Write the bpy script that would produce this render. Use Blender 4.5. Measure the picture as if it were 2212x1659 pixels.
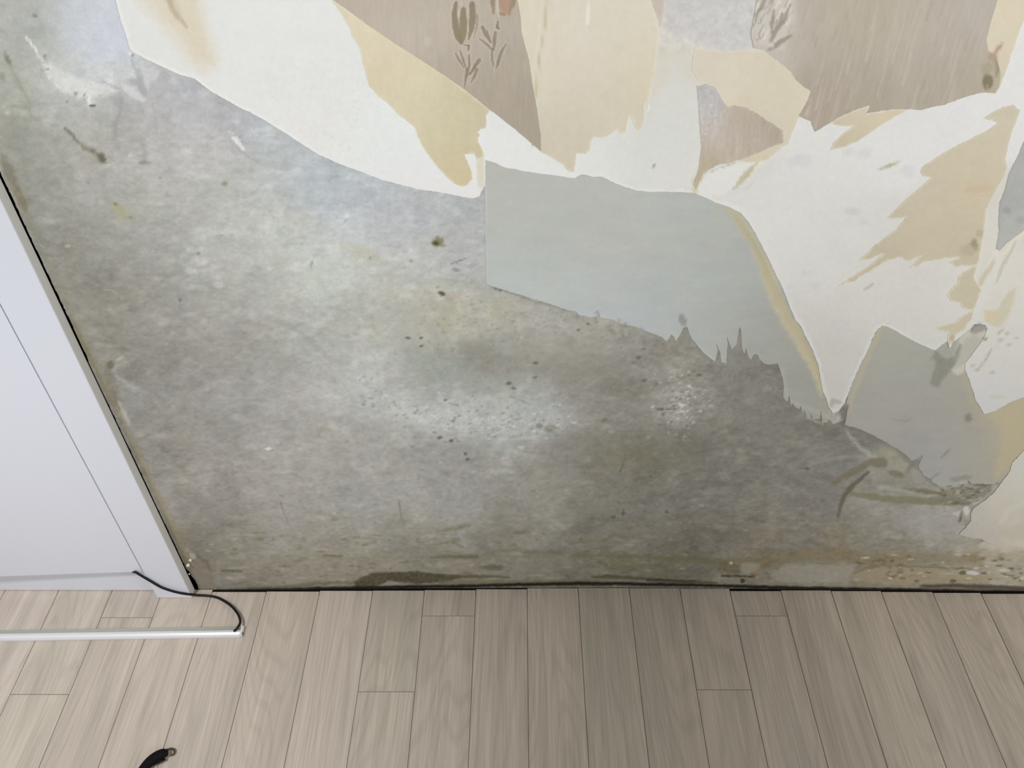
import bpy, bmesh, math, random
import numpy as np
from mathutils import Vector, Matrix
from mathutils.geometry import delaunay_2d_cdt

for o in list(bpy.data.objects):
    bpy.data.objects.remove(o, do_unlink=True)
SC = bpy.context.scene
COL = SC.collection
rnd = random.Random(7)

# ------------------------------------------------------------------ camera
F, PITCH, YAW, ROLL, CH, CD = 1792.51, 0.749119, -0.0111162, -0.00837732, 1.404293, 0.917

def cam_axes():
    cy, sy = math.cos(YAW), math.sin(YAW); cp, sp = math.cos(PITCH), math.sin(PITCH)
    f = Vector((sy*cp, cy*cp, -sp)); r = Vector((cy, -sy, 0)); u = r.cross(f)
    cr, sr = math.cos(ROLL), math.sin(ROLL)
    return r*cr + u*sr, -r*sr + u*cr, f
CR, CU, CF = cam_axes()
cam_data = bpy.data.cameras.new('camera')
cam = bpy.data.objects.new('camera', cam_data); COL.objects.link(cam)
M = Matrix((CR, CU, -CF)).transposed().to_4x4(); M.translation = Vector((0, -CD, CH))
cam.matrix_world = M
cam_data.sensor_width = 36.0; cam_data.sensor_fit = 'HORIZONTAL'
cam_data.lens = F/2212*36.0
cam_data.clip_start = 0.01
SC.camera = cam

# ------------------------------------------------------------------ light
SC.view_settings.view_transform = 'Standard'; SC.view_settings.look = 'None'
SC.view_settings.gamma = 1.0; SC.view_settings.exposure = 0.0
w = bpy.data.worlds.new('world'); SC.world = w; w.use_nodes = True
w.node_tree.nodes['Background'].inputs[0].default_value = (1.0, 0.965, 0.885, 1)
w.node_tree.nodes['Background'].inputs[1].default_value = 0.17

def aim(o, tgt):
    d = Vector(tgt) - o.location
    o.rotation_euler = d.to_track_quat('-Z', 'Y').to_euler()
def area(name, loc, tgt, size, power, color=(1, 1, 1)):
    l = bpy.data.lights.new(name, 'AREA'); l.shape = 'RECTANGLE'
    l.size, l.size_y = size; l.energy = power; l.color = color
    o = bpy.data.objects.new(name, l); COL.objects.link(o); o.location = loc; aim(o, tgt); return o
def spot(name, loc, tgt, ang, blend, rad, power, color=(1, 1, 1)):
    l = bpy.data.lights.new(name, 'SPOT'); l.spot_size = math.radians(ang); l.spot_blend = blend
    l.shadow_soft_size = rad; l.energy = power; l.color = color
    o = bpy.data.objects.new(name, l); COL.objects.link(o); o.location = loc; aim(o, tgt); return o
# unseen area and spot lights, added and balanced to shape wall and floor brightness
area('added_front_fill', (0.1, -2.6, 1.75), (0.0, 0, 1.35), (1.8, 1.1), 7)  # added frontal fill, no source seen
spot('added_wall_spot', (.3, -2.2, 1.9), (.1, 0, 1.3), 50, 1.0, .1, 53)  # added spots from here wash the wall
spot('added_wall_spot', (-.6, -2.2, 1.9), (-.72, 0, 1.12), 54, 1.0, .1, 94, (.985, 1, 1))
spot('added_wall_spot', (.9, -2.2, 1.9), (.9, 0, 1.1), 50, 1.0, .1, 38)
spot('added_wall_spot', (2.0, -1.6, 1.9), (.3, 0, 1.2), 60, 1.0, .1, 27)
spot('added_floor_spot', (-1.2, -1.1, 2.35), (-.88, -.4, 0), 46, 1.0, .12, 126, (1, .985, .99))  # added floor pools; the dim middle between imitates a person's shadow
spot('added_floor_spot', (1.6, -1.2, 2.3), (1.4, -.4, 0), 45, 1.0, .15, 39, (1, .97, .9))
area('added_side_fill', (2.6, -1.4, 1.4), (1, 0, .6), (1, 1.2), 16.6)  # added from the right to lift the casing edge
area('added_far_fill', (2.8, -2.0, 1.6), (0, 0, 1), (1.2, 1.4), 5.9)

# ------------------------------------------------------------------ helpers
def ray(u, v):
    return CF*F + CR*(u-1106) - CU*(v-829.5)
def at(u, v, x=None, y=None, z=None):
    r = ray(u, v)
    t = ((y+CD)/r.y if y is not None else (z-CH)/r.z if z is not None else x/r.x)
    return Vector((r.x*t, r.y*t-CD, r.z*t+CH))
def wall_to_photo(x, z, y=0.0):      # wall point -> where it was traced in the photo
    vx, vy, vz = x, y+CD, z-CH
    Z = vx*CF.x+vy*CF.y+vz*CF.z
    return (1106+F*(vx*CR.x+vy*CR.y+vz*CR.z)/Z, 829.5-F*(vx*CU.x+vy*CU.y+vz*CU.z)/Z)
def lin(c):
    c = np.clip(np.asarray(c, float), 0, 1)
    return np.where(c <= 0.04045, c/12.92, ((c+0.055)/1.055)**2.4)
def L3(r, g, b):
    return tuple(lin(np.array([r, g, b])/255.0)) + (1.0,)

def _hash(ix, iy, s):
    h = (ix.astype(np.int64)*374761393 + iy.astype(np.int64)*668265263 + s*982451653) & 0xffffffff
    h = ((h ^ (h >> 13))*1274126177) & 0xffffffff
    return ((h ^ (h >> 16)) & 0xffff)/65535.0
def vnoise(x, y, s=0):
    ix = np.floor(x); iy = np.floor(y); fx = x-ix; fy = y-iy
    fx = fx*fx*(3-2*fx); fy = fy*fy*(3-2*fy)
    a = _hash(ix, iy, s); b = _hash(ix+1, iy, s); c = _hash(ix, iy+1, s); d = _hash(ix+1, iy+1, s)
    return (a*(1-fx)+b*fx)*(1-fy) + (c*(1-fx)+d*fx)*fy
def fbm(x, y, s=0, o=4):
    r = 0; a = 1; t = 0
    for k in range(o):
        r = r + a*(vnoise(x*2**k, y*2**k, s+k*17)-0.5); t += a; a *= 0.55
    return 2*r/t                      # about -1..1

# light falling on the place, as read from the photo's white surfaces; colours read
# from the photo are divided by it, which leaves the colour of the thing itself
ETAB = [(100,100,.94),(600,100,.96),(100,500,.85),(100,1000,.74),(1000,300,.91),(1400,250,.88),(1900,300,.83),(2150,100,.86),
(1750,600,.72),(1800,780,.61),(2150,820,.66),(2180,1120,.56),(1500,1150,.40),(1000,1150,.48),(600,1150,.57),(1000,700,.70),
(1500,800,.54),(500,700,.74),(1100,50,.95),(300,900,.68),(1900,1100,.45),(1300,950,.48)]
ET = np.array(ETAB, float)
def Efield(U, V):
    n = np.zeros_like(U); d = np.zeros_like(U)
    for x, y, e in ET:
        wt = np.exp(-((U-x)**2+(V-y)**2)/(2*240.0**2)) + 1e-9
        n += wt*e; d += wt
    return n/d

class Paint:
    """albedo of a surface at points U,V (photo trace coordinates of wall points)"""
    def __init__(s, U, V, base=(220, 220, 218)):
        s.U, s.V = U, V
        s.C = np.tile(np.array(base, float), (len(U), 1))
        s.W1 = fbm(U/14, V/14, 3)+.45*fbm(U/5, V/5, 4, 2); s.W2 = fbm(U/14, V/14, 91)+.45*fbm(U/5, V/5, 92, 2); s.H = vnoise(U/3.1, V/3.1, 5)
    def field(s, pts, sig=55.0):
        P = np.array(pts, float); n = np.zeros((len(s.U), 3)); d = np.zeros(len(s.U))
        U = s.U + 10*s.W1; V = s.V + 10*s.W2
        for p in P:
            wt = np.exp(-((U-p[0])**2+(V-p[1])**2)/(2*sig*sig)) + 1e-7/(1+((U-p[0])**2+(V-p[1])**2)*1e-3)
            n += wt[:, None]*p[2:5]; d += wt
        s.C = n/d[:, None]
    def box(s, x0, y0, x1, y1):
        return np.nonzero((s.U > x0) & (s.U < x1) & (s.V > y0) & (s.V < y1))[0]
    def mix(s, i, a, col):
        s.C[i] = s.C[i]*(1-a[:, None]) + np.array(col, float)*a[:, None]
    def blob(s, x, y, rx, ry, col, a=1.0, rot=0, soft=0.5, rough=0.35, grain=0.0):
        R = max(rx, ry)*1.7+6; i = s.box(x-R, y-R, x+R, y+R)
        if not len(i): return
        c, n = math.cos(math.radians(rot)), math.sin(math.radians(rot))
        dx = s.U[i]-x; dy = s.V[i]-y
        a1 = (dx*c+dy*n)/rx; a2 = (-dx*n+dy*c)/ry
        q = np.sqrt(a1*a1+a2*a2) + rough*s.W1[i]
        m = np.clip((1+soft*.5-q)/max(soft, .05), 0, 1); m = m*m*(3-2*m)
        if grain: m = m*(1-grain+grain*np.clip((s.H[i]-.35)*4, 0, 1))
        s.mix(i, a*m, col)
    def stroke(s, pts, wd, col, a=1.0, soft=1.5, rough=0.0, grain=0.0):
        P = np.array(pts, float); wd = np.full(len(P), float(wd)) if np.isscalar(wd) else np.array(wd, float)
        R = wd.max()+soft+4
        i = s.box(P[:, 0].min()-R, P[:, 1].min()-R, P[:, 0].max()+R, P[:, 1].max()+R)
        if not len(i): return
        x = s.U[i]+rough*s.W1[i]; y = s.V[i]+rough*s.W2[i]; best = np.full(len(i), 1e9)
        for k in range(len(P)-1):
            ax, ay = P[k]; bx, by = P[k+1]-P[k]; L = bx*bx+by*by+1e-9
            t = np.clip(((x-ax)*bx+(y-ay)*by)/L, 0, 1)
            best = np.minimum(best, np.hypot(x-ax-t*bx, y-ay-t*by) - (wd[k]*(1-t)+wd[k+1]*t)/2)
        m = np.clip(.5-best/soft, 0, 1)
        if grain: m = m*(1-grain+grain*np.clip((s.H[i]-.35)*4, 0, 1))
        s.mix(i, a*m, col)
    def poly(s, pts, col, a=1.0, soft=3.0, rough=2.0, grain=0.0):
        P = np.array(pts, float)
        i = s.box(P[:, 0].min()-soft-8, P[:, 1].min()-soft-8, P[:, 0].max()+soft+8, P[:, 1].max()+soft+8)
        if not len(i): return
        x = s.U[i]+rough*s.W1[i]; y = s.V[i]+rough*s.W2[i]
        m = np.clip(.5-sdist(P, x, y)/soft, 0, 1)
        if grain: m = m*(1-grain+grain*np.clip((s.H[i]-.35)*4, 0, 1))
        s.mix(i, a*m, col)
    def mottle(s, amp, size, seed=0, sx=1.0, sy=1.0, tint=(1, 1, 1)):
        n = fbm(s.U/(size*sx), s.V/(size*sy), seed)
        s.C = s.C + (amp*n)[:, None]*np.array(tint, float)
    def desat(s, k):
        g = s.C.mean(1, keepdims=True); s.C = g+(s.C-g)*k
    def albedo(s):
        return np.clip(lin(s.C/255.0)/Efield(s.U, s.V)[:, None], 0.004, 0.88)

def sdist(P, x, y):                   # signed distance to a polygon, negative inside
    best = np.full(len(x), 1e9); inside = np.zeros(len(x), bool); n = len(P)
    for k in range(n):
        ax, ay = P[k]; ex, ey = P[(k+1) % n]; bx, by = ex-ax, ey-ay; L = bx*bx+by*by+1e-9
        t = np.clip(((x-ax)*bx+(y-ay)*by)/L, 0, 1)
        best = np.minimum(best, np.hypot(x-ax-t*bx, y-ay-t*by))
        c = ((ay > y) != (ey > y)) & (x < bx*(y-ay)/(by if abs(by) > 1e-9 else 1e-9)+ax)
        inside ^= c
    return np.where(inside, -best, best)

# ------------------------------------------------------------------ materials
def mat(name, rgb=None, rough=0.6, attr=None, metallic=0, noise=0.0, nscale=60, bump=0.0, bscale=300, spec=0.3, stretch=(1, 1, 1)):
    m = bpy.data.materials.new(name); m.use_nodes = True; nt = m.node_tree; N = nt.nodes; K = nt.links
    b = N['Principled BSDF']; b.inputs['Roughness'].default_value = rough; b.inputs['Metallic'].default_value = metallic
    b.inputs['Specular IOR Level'].default_value = spec
    tc = N.new('ShaderNodeTexCoord'); mp = N.new('ShaderNodeMapping'); K.new(tc.outputs['Object'], mp.inputs[0])
    mp.inputs['Scale'].default_value = stretch
    if attr:
        a = N.new('ShaderNodeAttribute'); a.attribute_name = attr; src = a.outputs['Color']
    else:
        a = N.new('ShaderNodeRGB'); a.outputs[0].default_value = rgb; src = a.outputs[0]
    if noise:
        n = N.new('ShaderNodeTexNoise'); n.inputs['Scale'].default_value = nscale; n.inputs['Detail'].default_value = 5
        n.inputs['Roughness'].default_value = .6; K.new(mp.outputs[0], n.inputs['Vector'])
        r = N.new('ShaderNodeMapRange'); r.inputs['From Min'].default_value = .25; r.inputs['From Max'].default_value = .75
        r.inputs['To Min'].default_value = 1-noise; r.inputs['To Max'].default_value = 1+noise
        K.new(n.outputs['Fac'], r.inputs['Value'])
        v = N.new('ShaderNodeVectorMath'); v.operation = 'SCALE'; K.new(src, v.inputs[0]); K.new(r.outputs[0], v.inputs['Scale'])
        src = v.outputs[0]
    K.new(src, b.inputs['Base Color'])
    if bump:
        n = N.new('ShaderNodeTexNoise'); n.inputs['Scale'].default_value = bscale; n.inputs['Detail'].default_value = 4
        K.new(mp.outputs[0], n.inputs['Vector'])
        q = N.new('ShaderNodeBump'); q.inputs['Strength'].default_value = bump; q.inputs['Distance'].default_value = .002
        K.new(n.outputs['Fac'], q.inputs['Height']); K.new(q.outputs[0], b.inputs['Normal'])
    return m

def mesh_obj(name, verts, faces, m, parent=None, cols=None, smooth=False):
    me = bpy.data.meshes.new(name); me.from_pydata([tuple(v) for v in verts], [], [tuple(f) for f in faces])
    if cols is not None:
        a = me.color_attributes.new('Col', 'FLOAT_COLOR', 'POINT')
        c = np.ones((len(verts), 4), np.float32); c[:, :3] = cols; a.data.foreach_set('color', c.ravel())
    me.materials.append(m)
    if smooth: me.polygons.foreach_set('use_smooth', [True]*len(me.polygons))
    me.update(); o = bpy.data.objects.new(name, me); COL.objects.link(o)
    if parent: o.parent = parent
    return o
def bm_obj(name, bm, m, parent=None, smooth=False):
    me = bpy.data.meshes.new(name); bm.to_mesh(me); bm.free(); me.materials.append(m)
    if smooth: me.polygons.foreach_set('use_smooth', [True]*len(me.polygons))
    o = bpy.data.objects.new(name, me); COL.objects.link(o)
    if parent: o.parent = parent
    return o
def box(bm, x0, x1, y0, y1, z0, z1, bev=0.0):
    r = bmesh.ops.create_cube(bm, size=1)
    for v in r['verts']:
        v.co = Vector((x0+(x1-x0)*(v.co.x+.5), y0+(y1-y0)*(v.co.y+.5), z0+(z1-z0)*(v.co.z+.5)))
    if bev:
        es = list({e for v in r['verts'] for e in v.link_edges})
        bmesh.ops.bevel(bm, geom=es, offset=bev, segments=3, profile=.5, affect='EDGES')
def spline(pts, n=12):
    P = [Vector(p) for p in pts]; P = [2*P[0]-P[1]]+P+[2*P[-1]-P[-2]]; out = []
    for i in range(1, len(P)-2):
        for k in range(n):
            t = k/n; a, b, c, d = P[i-1:i+3]
            out.append(.5*((2*b)+(c-a)*t+(2*a-5*b+4*c-d)*t*t+(3*b-a-3*c+d)*t**3))
    out.append(P[-2]); return out
def tube(bm, path, rad, seg=12, flat=1.0, up=Vector((0, 0, 1))):
    rings = []; n = len(path)
    for i, p in enumerate(path):
        d = (path[min(i+1, n-1)]-path[max(i-1, 0)]).normalized()
        s = d.cross(up); s = s.normalized() if s.length > 1e-4 else Vector((1, 0, 0)); u = s.cross(d).normalized()
        r = rad[i] if hasattr(rad, '__len__') else rad
        rings.append([bm.verts.new(p+s*math.cos(2*math.pi*k/seg)*r+u*math.sin(2*math.pi*k/seg)*r*flat) for k in range(seg)])
    for a, b in zip(rings, rings[1:]):
        for k in range(seg): bm.faces.new((a[k], a[(k+1) % seg], b[(k+1) % seg], b[k]))
    bm.faces.new(rings[0][::-1]); bm.faces.new(rings[-1])
    bmesh.ops.recalc_face_normals(bm, faces=bm.faces)
def structure(o): o['kind'] = 'structure'; return o
def tag(o, label, cat, group=None):
    o['label'] = label; o['category'] = cat
    if group: o['group'] = group
    return o

M_PLASTER = mat('bare plaster', rough=.9, attr='Col', noise=.07, nscale=90, bump=.35, bscale=220, spec=.15)
M_PAPER = mat('paper sheet', rough=.85, attr='Col', noise=.022, nscale=120, bump=.12, bscale=260, spec=.15)
M_PRINT = mat('printed wallpaper', rough=.8, attr='Col', noise=.05, nscale=60, bump=.15, bscale=240, spec=.2, stretch=(5, 1, .35))
M_WHITE = mat('white lacquer', rgb=(0.80, 0.83, 0.925, 1), rough=.32, spec=.4)
M_WHITE2 = mat('white lacquer frame', rgb=(0.80, 0.83, 0.92, 1), rough=.38, spec=.35)
M_SIDE = mat('pale grey edge', rgb=(0.80, 0.80, 0.78, 1), rough=.6)
M_DARK = mat('dark void', rgb=(0.012, 0.010, 0.008, 1), rough=.95, spec=.05)
M_BLACK = mat('black cable rubber', rgb=(0.008, 0.009, 0.010, 1), rough=.4)

# ------------------------------------------------------------------ back wall: bare plaster
def wall_bow(x, z):                   # the wall bulges back a few millimetres at its foot
    return .0065*np.exp(-((x-.12)/.55)**2)*np.clip(1-z/.35, 0, 1)**1.5
def relief(x, z):
    return wall_bow(x, z) + .0008*fbm(x*9, z*9, 31)
def edge_x(z):                        # ragged left border of the plaster beside the door casing
    e = np.where(z > .60, -.6349, -.6362)
    e = e + .0006*fbm(z*90, z*0, 8)
    h = np.interp(z, [0, .008, .02, .030, .038, .044, .050, .058, .063, .068], [.0045, .006, .0068, .0062, .0045, .0028, .0042, .0036, .0012, .0])
    return e + h
xs = np.concatenate([[-.70, -.66], np.arange(-.645, -.618, .0006), np.arange(-.6165, 1.08, .0025), np.linspace(1.1, 2.2, 12)])
zs = np.concatenate([[-.03], np.arange(0, .075, .0012), np.arange(.0755, 1.16, .0025), np.linspace(1.2, 2.45, 10)])
GX, GZ = np.meshgrid(xs, zs); X = GX.ravel(); Z = GZ.ravel()
U, V = wall_to_photo(X, Z)
P = Paint(U, V)
PLASTER = [(20,30,190,192,186),(90,50,178,180,176),(130,110,185,190,183),(30,120,186,191,184),(200,40,203,208,219),(230,100,202,207,219),(150,20,190,196,200),(170,80,196,204,206),(100,150,192,196,190),(40,200,178,180,168),(20,150,168,170,158),(130,190,198,203,205),(180,170,212,214,216),(250,150,200,208,210),(240,195,196,200,200),(100,230,182,183,175),(200,250,176,176,170),(300,220,176,176,178),(350,200,186,186,190),(420,200,183,184,189),(500,250,180,182,186),(600,320,184,190,194),(650,360,182,192,196),(720,400,176,184,190),(800,430,178,184,192),(900,450,178,183,187),(1000,480,175,179,180),(1020,560,170,173,172),(850,500,184,188,194),(750,480,190,196,198),(60,320,160,161,150),(20,280,165,166,154),(150,330,178,177,168),(250,300,178,177,172),(330,330,186,185,181),(450,330,190,189,187),(560,400,186,188,184),(500,450,184,186,180),(400,430,180,180,174),(300,430,172,173,165),(200,420,168,168,162),(100,420,152,152,143),(150,520,146,145,136),(250,520,156,156,149),(350,520,165,166,160),(450,560,176,178,172),(550,550,184,187,182),(650,520,188,192,186),(700,600,186,192,184),(800,560,184,187,180),(900,560,180,182,176),(600,640,172,173,167),(500,640,162,162,156),(400,640,154,154,147),(300,640,147,146,138),(220,640,142,140,130),(250,740,136,134,125),(350,740,144,142,135),(450,740,150,148,142),(550,730,158,158,152),(650,720,166,168,163),(750,700,172,175,168),(850,680,174,176,168),(950,680,176,174,158),(1050,680,170,169,156),(1150,700,160,159,150),(1250,720,150,149,141),(1350,740,140,139,131),(1450,760,132,130,122),(300,830,136,135,128),(400,850,146,144,139),(500,850,152,151,147),(600,850,160,160,156),(700,850,170,171,167),(780,830,178,181,179),(850,850,168,170,166),(950,800,152,154,148),(1050,800,146,147,140),(900,900,174,177,176),(1000,910,172,175,174),(1100,920,170,173,172),(1180,900,160,164,162),(1250,850,138,136,128),(1350,850,128,126,118),(1450,850,140,139,132),(1550,850,128,126,119),(1650,850,124,122,115),(350,950,136,134,127),(450,970,146,144,138),(600,970,156,154,149),(700,980,154,153,147),(800,960,158,157,151),(900,980,150,150,144),(1000,990,146,146,140),(1100,980,148,149,143),(1200,980,134,133,126),(1300,1000,124,122,113),(1400,1000,118,116,105),(1500,1000,116,115,106),(1600,1000,116,115,107),(1700,950,118,117,110),(1780,950,122,121,114),(450,1080,140,137,130),(600,1080,152,150,144),(750,1080,154,154,149),(900,1080,152,153,150),(1000,1080,152,153,150),(1150,1080,142,142,136),(1300,1080,128,127,120),(1450,1080,120,118,110),(1600,1060,120,118,111),(1750,1060,122,120,114),(1900,1080,140,138,130),(2000,1120,150,148,143),(2060,1150,158,156,152),(500,1180,140,137,127),(700,1170,144,142,132),(900,1170,140,138,128),(1100,1160,134,132,123),(1300,1160,122,120,110),(1500,1150,114,112,103),(1700,1150,124,121,113),(1900,1160,136,133,125),(2050,1180,146,143,134),(2180,1200,165,161,148),(480,1240,122,118,104),(700,1230,130,126,112),(900,1225,128,124,110),(1100,1220,126,123,110),(1300,1220,116,113,100),(1500,1220,108,104,90),(1650,1210,116,110,92),(1800,1215,122,115,95),(1950,1205,134,127,106),(2100,1210,150,143,120),(2200,1240,158,152,135),(1600,1240,128,125,113),(1800,1245,135,132,120),(2000,1250,140,134,118),(450,1200,116,111,97)]
P.field(PLASTER, 42); P.desat(.78); P.C += np.array([.1, -.2, -.2])
P.mottle(6, 70, 11, 1.6, 1.0); P.mottle(6, 26, 12, 1.4, 1.0); P.mottle(8, 10, 13, 1.9, .9); P.mottle(10, 5, 14, 1.6, .9)
i = P.box(-100, 150, 2300, 1290); r_ = fbm(P.U[i]/30, P.V[i]/16, 15, 4); P.C[i] -= (np.clip(r_-.12, 0, 1)*17)[:, None]; r_ = fbm(P.U[i]/34, P.V[i]/20, 16, 4); P.C[i] += (np.clip(r_-.16, 0, 1)*26)[:, None]
P.mottle(2, 40, 21, 1, 1, (-.3, .5, 1)); P.mottle(2, 50, 22, 1, 1, (.8, .3, -1))
# --- broad stains, wipes and abraded spots
P.blob(60, 30, 90, 70, (176,179,174), .5, 20, 1, .6, .3)
P.blob(75, 62, 22, 16, (160,164,155), .45, 0, 1, .8, .6)
P.blob(210, 60, 90, 62, (206,210,222), .55, 25, .9, .5)
P.poly([(95,140),(110,135),(160,165),(215,180),(260,195),(225,210),(205,212),(192,232),(188,210),(160,206),(140,204),(118,188),(104,168)], (226,226,224), .75, 10, 6, .25)
P.stroke([(56,80),(66,92),(80,110)], 5, (232,232,226), .9, 2, 1)
P.stroke([(80,110),(92,130),(105,152),(108,170)], 4, (226,226,222), .8, 3, 3)
for x, y, r in ((97,122,4),(102,150,4),(90,152,3),(164,203,4),(182,206,3),(145,219,3),(75,34,5)): P.blob(x, y, r, r*.8, (130,128,122), .75, 0, .8, .5)
P.stroke([(192,208),(191,220),(197,227)], 4, (238,238,234), .95, 2)
P.blob(199, 229, 6, 3.2, (86,82,76), .9, -8, .6, .2)
P.stroke([(8,112),(20,135),(28,155),(45,190),(62,215),(70,260)], [6,9,6,7,6,4], (150,150,134), .5, 6, 4)
P.blob(16, 128, 5, 12, (118,118,104), .6, -30, 1, .6)
P.blob(6, 165, 6, 8, (140,141,126), .6, 0, 1, .6)
P.blob(16, 243, 5, 6, (206,206,202), .7, 0, .8, .4)
P.blob(40, 300, 28, 60, (146,147,135), .4, -25, 1, .6)
P.blob(75, 315, 22, 40, (152,156,152), .35, -35, 1, .6)
P.stroke([(222,176),(250,190),(285,205),(305,221)], [4,6,6,4], (176,176,178), .7, 2.5, 2)
P.poly([(262,178),(285,188),(318,216),(308,222),(285,210),(262,194)], (212,213,213), .85, 3, 2)
P.stroke([(283,128),(292,150),(300,172),(306,185)], [5,9,9,5], (180,182,184), .75, 3, 2)
P.poly([(272,170),(305,165),(318,200),(312,210),(295,190)], (172,172,176), .7, 4, 3)
P.poly([(302,140),(322,138),(345,155),(338,172),(326,176),(320,200),(312,180)], (208,210,210), .7, 4, 3)
P.blob(320, 143, 8, 4, (180,184,182), .7, 0, .7, .4); P.blob(358, 160, 12, 7, (172,171,175), .7, 20, .8, .5)
P.blob(281, 115, 3, 4, (240,240,238), .9, 0, .5, 0); P.blob(287, 119, 4, 3, (128,128,126), .8, 0, .7, .2)
P.stroke([(330,225),(335,255),(340,290)], [3,5,4], (168,168,168), .5, 3, 3); P.stroke([(335,228),(338,250)], 1.6, (205,205,203), .6, 2)
P.blob(262, 225, 22, 12, (160,160,157), .45, 30, 1, .7)
P.stroke([(262,215),(260,240),(248,265),(247,300)], [10,7,8,11], (155,155,152), .55, 5, 4)
P.stroke([(270,298),(305,302),(312,330),(308,352)], [4,8,14,12], (156,155,148), .5, 8, 6)
P.blob(310, 352, 12, 4, (128,128,122), .6, 0, 1, .6)
P.blob(255, 320, 6, 4, (160,160,156), .6)
P.stroke([(140,277),(155,292),(165,305)], [6,7,5], (112,108,98), .75, 4, 3)
P.stroke([(165,305),(180,317),(200,328),(222,345),(230,352)], [5,7,6,13,5], (126,122,108), .7, 5, 4, .3)
P.blob(220, 342, 8, 11, (92,90,78), .7, -30, .9, .5); P.blob(200, 325, 6, 6, (120,116,104), .7, 0, .9, .5)
P.blob(185, 318, 10, 5, (146,136,112), .5, 40, 1, .6)
P.blob(205, 345, 12, 8, (160,158,138), .4, 30, 1, .6)
P.blob(238, 356, 9, 3, (205,205,200), .6, -10, .9, .4); P.blob(282, 336, 5, 4, (212,212,208), .6)
P.blob(433, 358, 6, 1.8, (222,221,214), .85, 0, .6, .2)
P.stroke([(492,283),(505,290)], 3, (214,214,212), .7, 2, 1)
P.poly([(498,295),(512,297),(520,308),(530,325),(524,328),(512,315),(500,305)], (226,227,227), .9, 3, 2)
P.stroke([(495,300),(515,322),(530,335),(560,350)], [4,5,8,5], (158,160,160), .55, 4, 3)
P.stroke([(560,345),(620,370),(640,395)], [10,12,8], (172,172,174), .3, 10, 5)
P.blob(605, 372, 10, 2.5, (206,208,204), .6, -5, .8, .3)
P.blob(486, 397, 7, 5, (140,141,130), .8, 0, .9, .4); P.stroke([(488,402),(493,425)], [5,3], (178,176,152), .5, 5, 2)
P.blob(345, 384, 4, 2.5, (146,146,141), .7); P.blob(190, 395, 3, 3, (140,140,134), .6)
P.blob(258, 455, 26, 13, (170,166,128), .5, 42, 1, .6); P.blob(250, 441, 6, 3, (122,116,88), .6, 15, .9, .4); P.blob(281, 470, 6, 4, (130,128,110), .5, 20, .9, .5)
P.stroke([(122,480),(132,505),(144,530)], [2,3,2], (128,127,120), .65, 2, 2); P.blob(146, 531, 6, 4, (186,186,180), .6)
P.blob(20, 370, 12, 30, (120,116,104), .6, -28, 1, .6); P.blob(42, 425, 8, 30, (118,104,82), .6, -26, 1, .6, .3)
P.stroke([(5,345),(60,470),(110,570),(160,680),(210,790)], [20,20,16,14,12], (128,124,106), .45, 22, 6)
P.stroke([(150,690),(250,880),(330,1050),(410,1215)], [12,10,10,14], (126,117,88), .55, 12, 5)
P.stroke([(228,796),(245,850),(258,880)], [14,18,10], (104,98,78), .5, 16, 8, .3)
P.blob(288, 800, 26, 18, (112,110,104), .45, -20, 1, .6); P.blob(240, 788, 8, 8, (92,86,70), .6, -20, 1, .5)
P.blob(258, 775, 9, 4, (176,174,160), .7, -25, .9, .4)
P.stroke([(250,810),(285,835),(320,850)], [6,10,5], (166,166,162), .55, 7, 5)
P.stroke([(258,868),(272,900),(278,915)], [5,9,5], (176,175,170), .6, 6, 5)
P.blob(389, 648, 4, 4, (106,103,96), .8, 0, .8, .3); P.blob(428, 548, 4, 3, (128,128,122), .7); P.blob(673, 570, 3.5, 8, (140,144,136), .75, 18, .9, .2); P.blob(680, 563, 2, 5, (206,210,204), .6, 12)
for x, y, r in ((410,585,12),(418,588,9),(470,615,12),(430,565,18)): P.blob(x, y, r, r*.6, (200,201,196), .5, 10, 1, .6, .3)
P.stroke([(225,625),(240,628),(255,634)], 3, (176,176,170), .55, 3, 2); P.blob(355, 695, 12, 8, (172,172,168), .5, -20, 1, .5)
P.blob(240, 735, 16, 10, (124,121,108), .45); P.blob(370, 770, 14, 26, (126,125,118), .35, 0, 1, .6); P.blob(420, 830, 26, 18, (128,126,120), .4, 25, 1, .6)
P.stroke([(520,660),(560,680),(640,710),(700,760)], [6,10,14,10], (146,146,140), .35, 12, 6)
P.blob(620, 790, 45, 20, (146,147,142), .35, 10, 1, .6); P.blob(560, 780, 60, 22, (150,151,146), .3, 5, 1, .6)
P.blob(580, 970, 7, 3.2, (226,226,222), .9, 0, .6, .2); P.blob(520, 985, 12, 5, (128,127,120), .3)
P.stroke([(606,1085),(612,1105),(622,1130)], [4,3,1.5], (112,111,104), .6, 2.5, 1)
P.stroke([(862,1080),(865,1110),(872,1135)], [3,3,1.5], (112,112,104), .65, 2.5, 1)
P.blob(945, 523, 11, 9, (120,116,88), .75, 0, .9, .5); P.blob(941, 525, 7, 5, (78,68,44), .85, 10, .8, .4); P.blob(957, 531, 6, 4, (142,130,96), .7, 10); P.blob(944, 512, 5, 4, (134,130,104), .6)
P.stroke([(975,570),(990,563),(1008,558)], [2,3,2], (116,117,116), .8, 2, 1); P.stroke([(978,562),(992,572)], 1.5, (130,130,128), .5, 2)
P.blob(985, 583, 8, 3.5, (122,124,122), .65, 8, .9, .4); P.blob(1012, 569, 4, 2, (206,208,206), .7); P.blob(952, 575, 5, 8, (158,160,160), .4)
P.blob(955, 634, 8, 4.5, (74,62,50), .85, 18, .8, .4); P.blob(945, 620, 5, 4, (160,156,112), .7); P.blob(972, 640, 14, 8, (170,154,142), .4)
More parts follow.
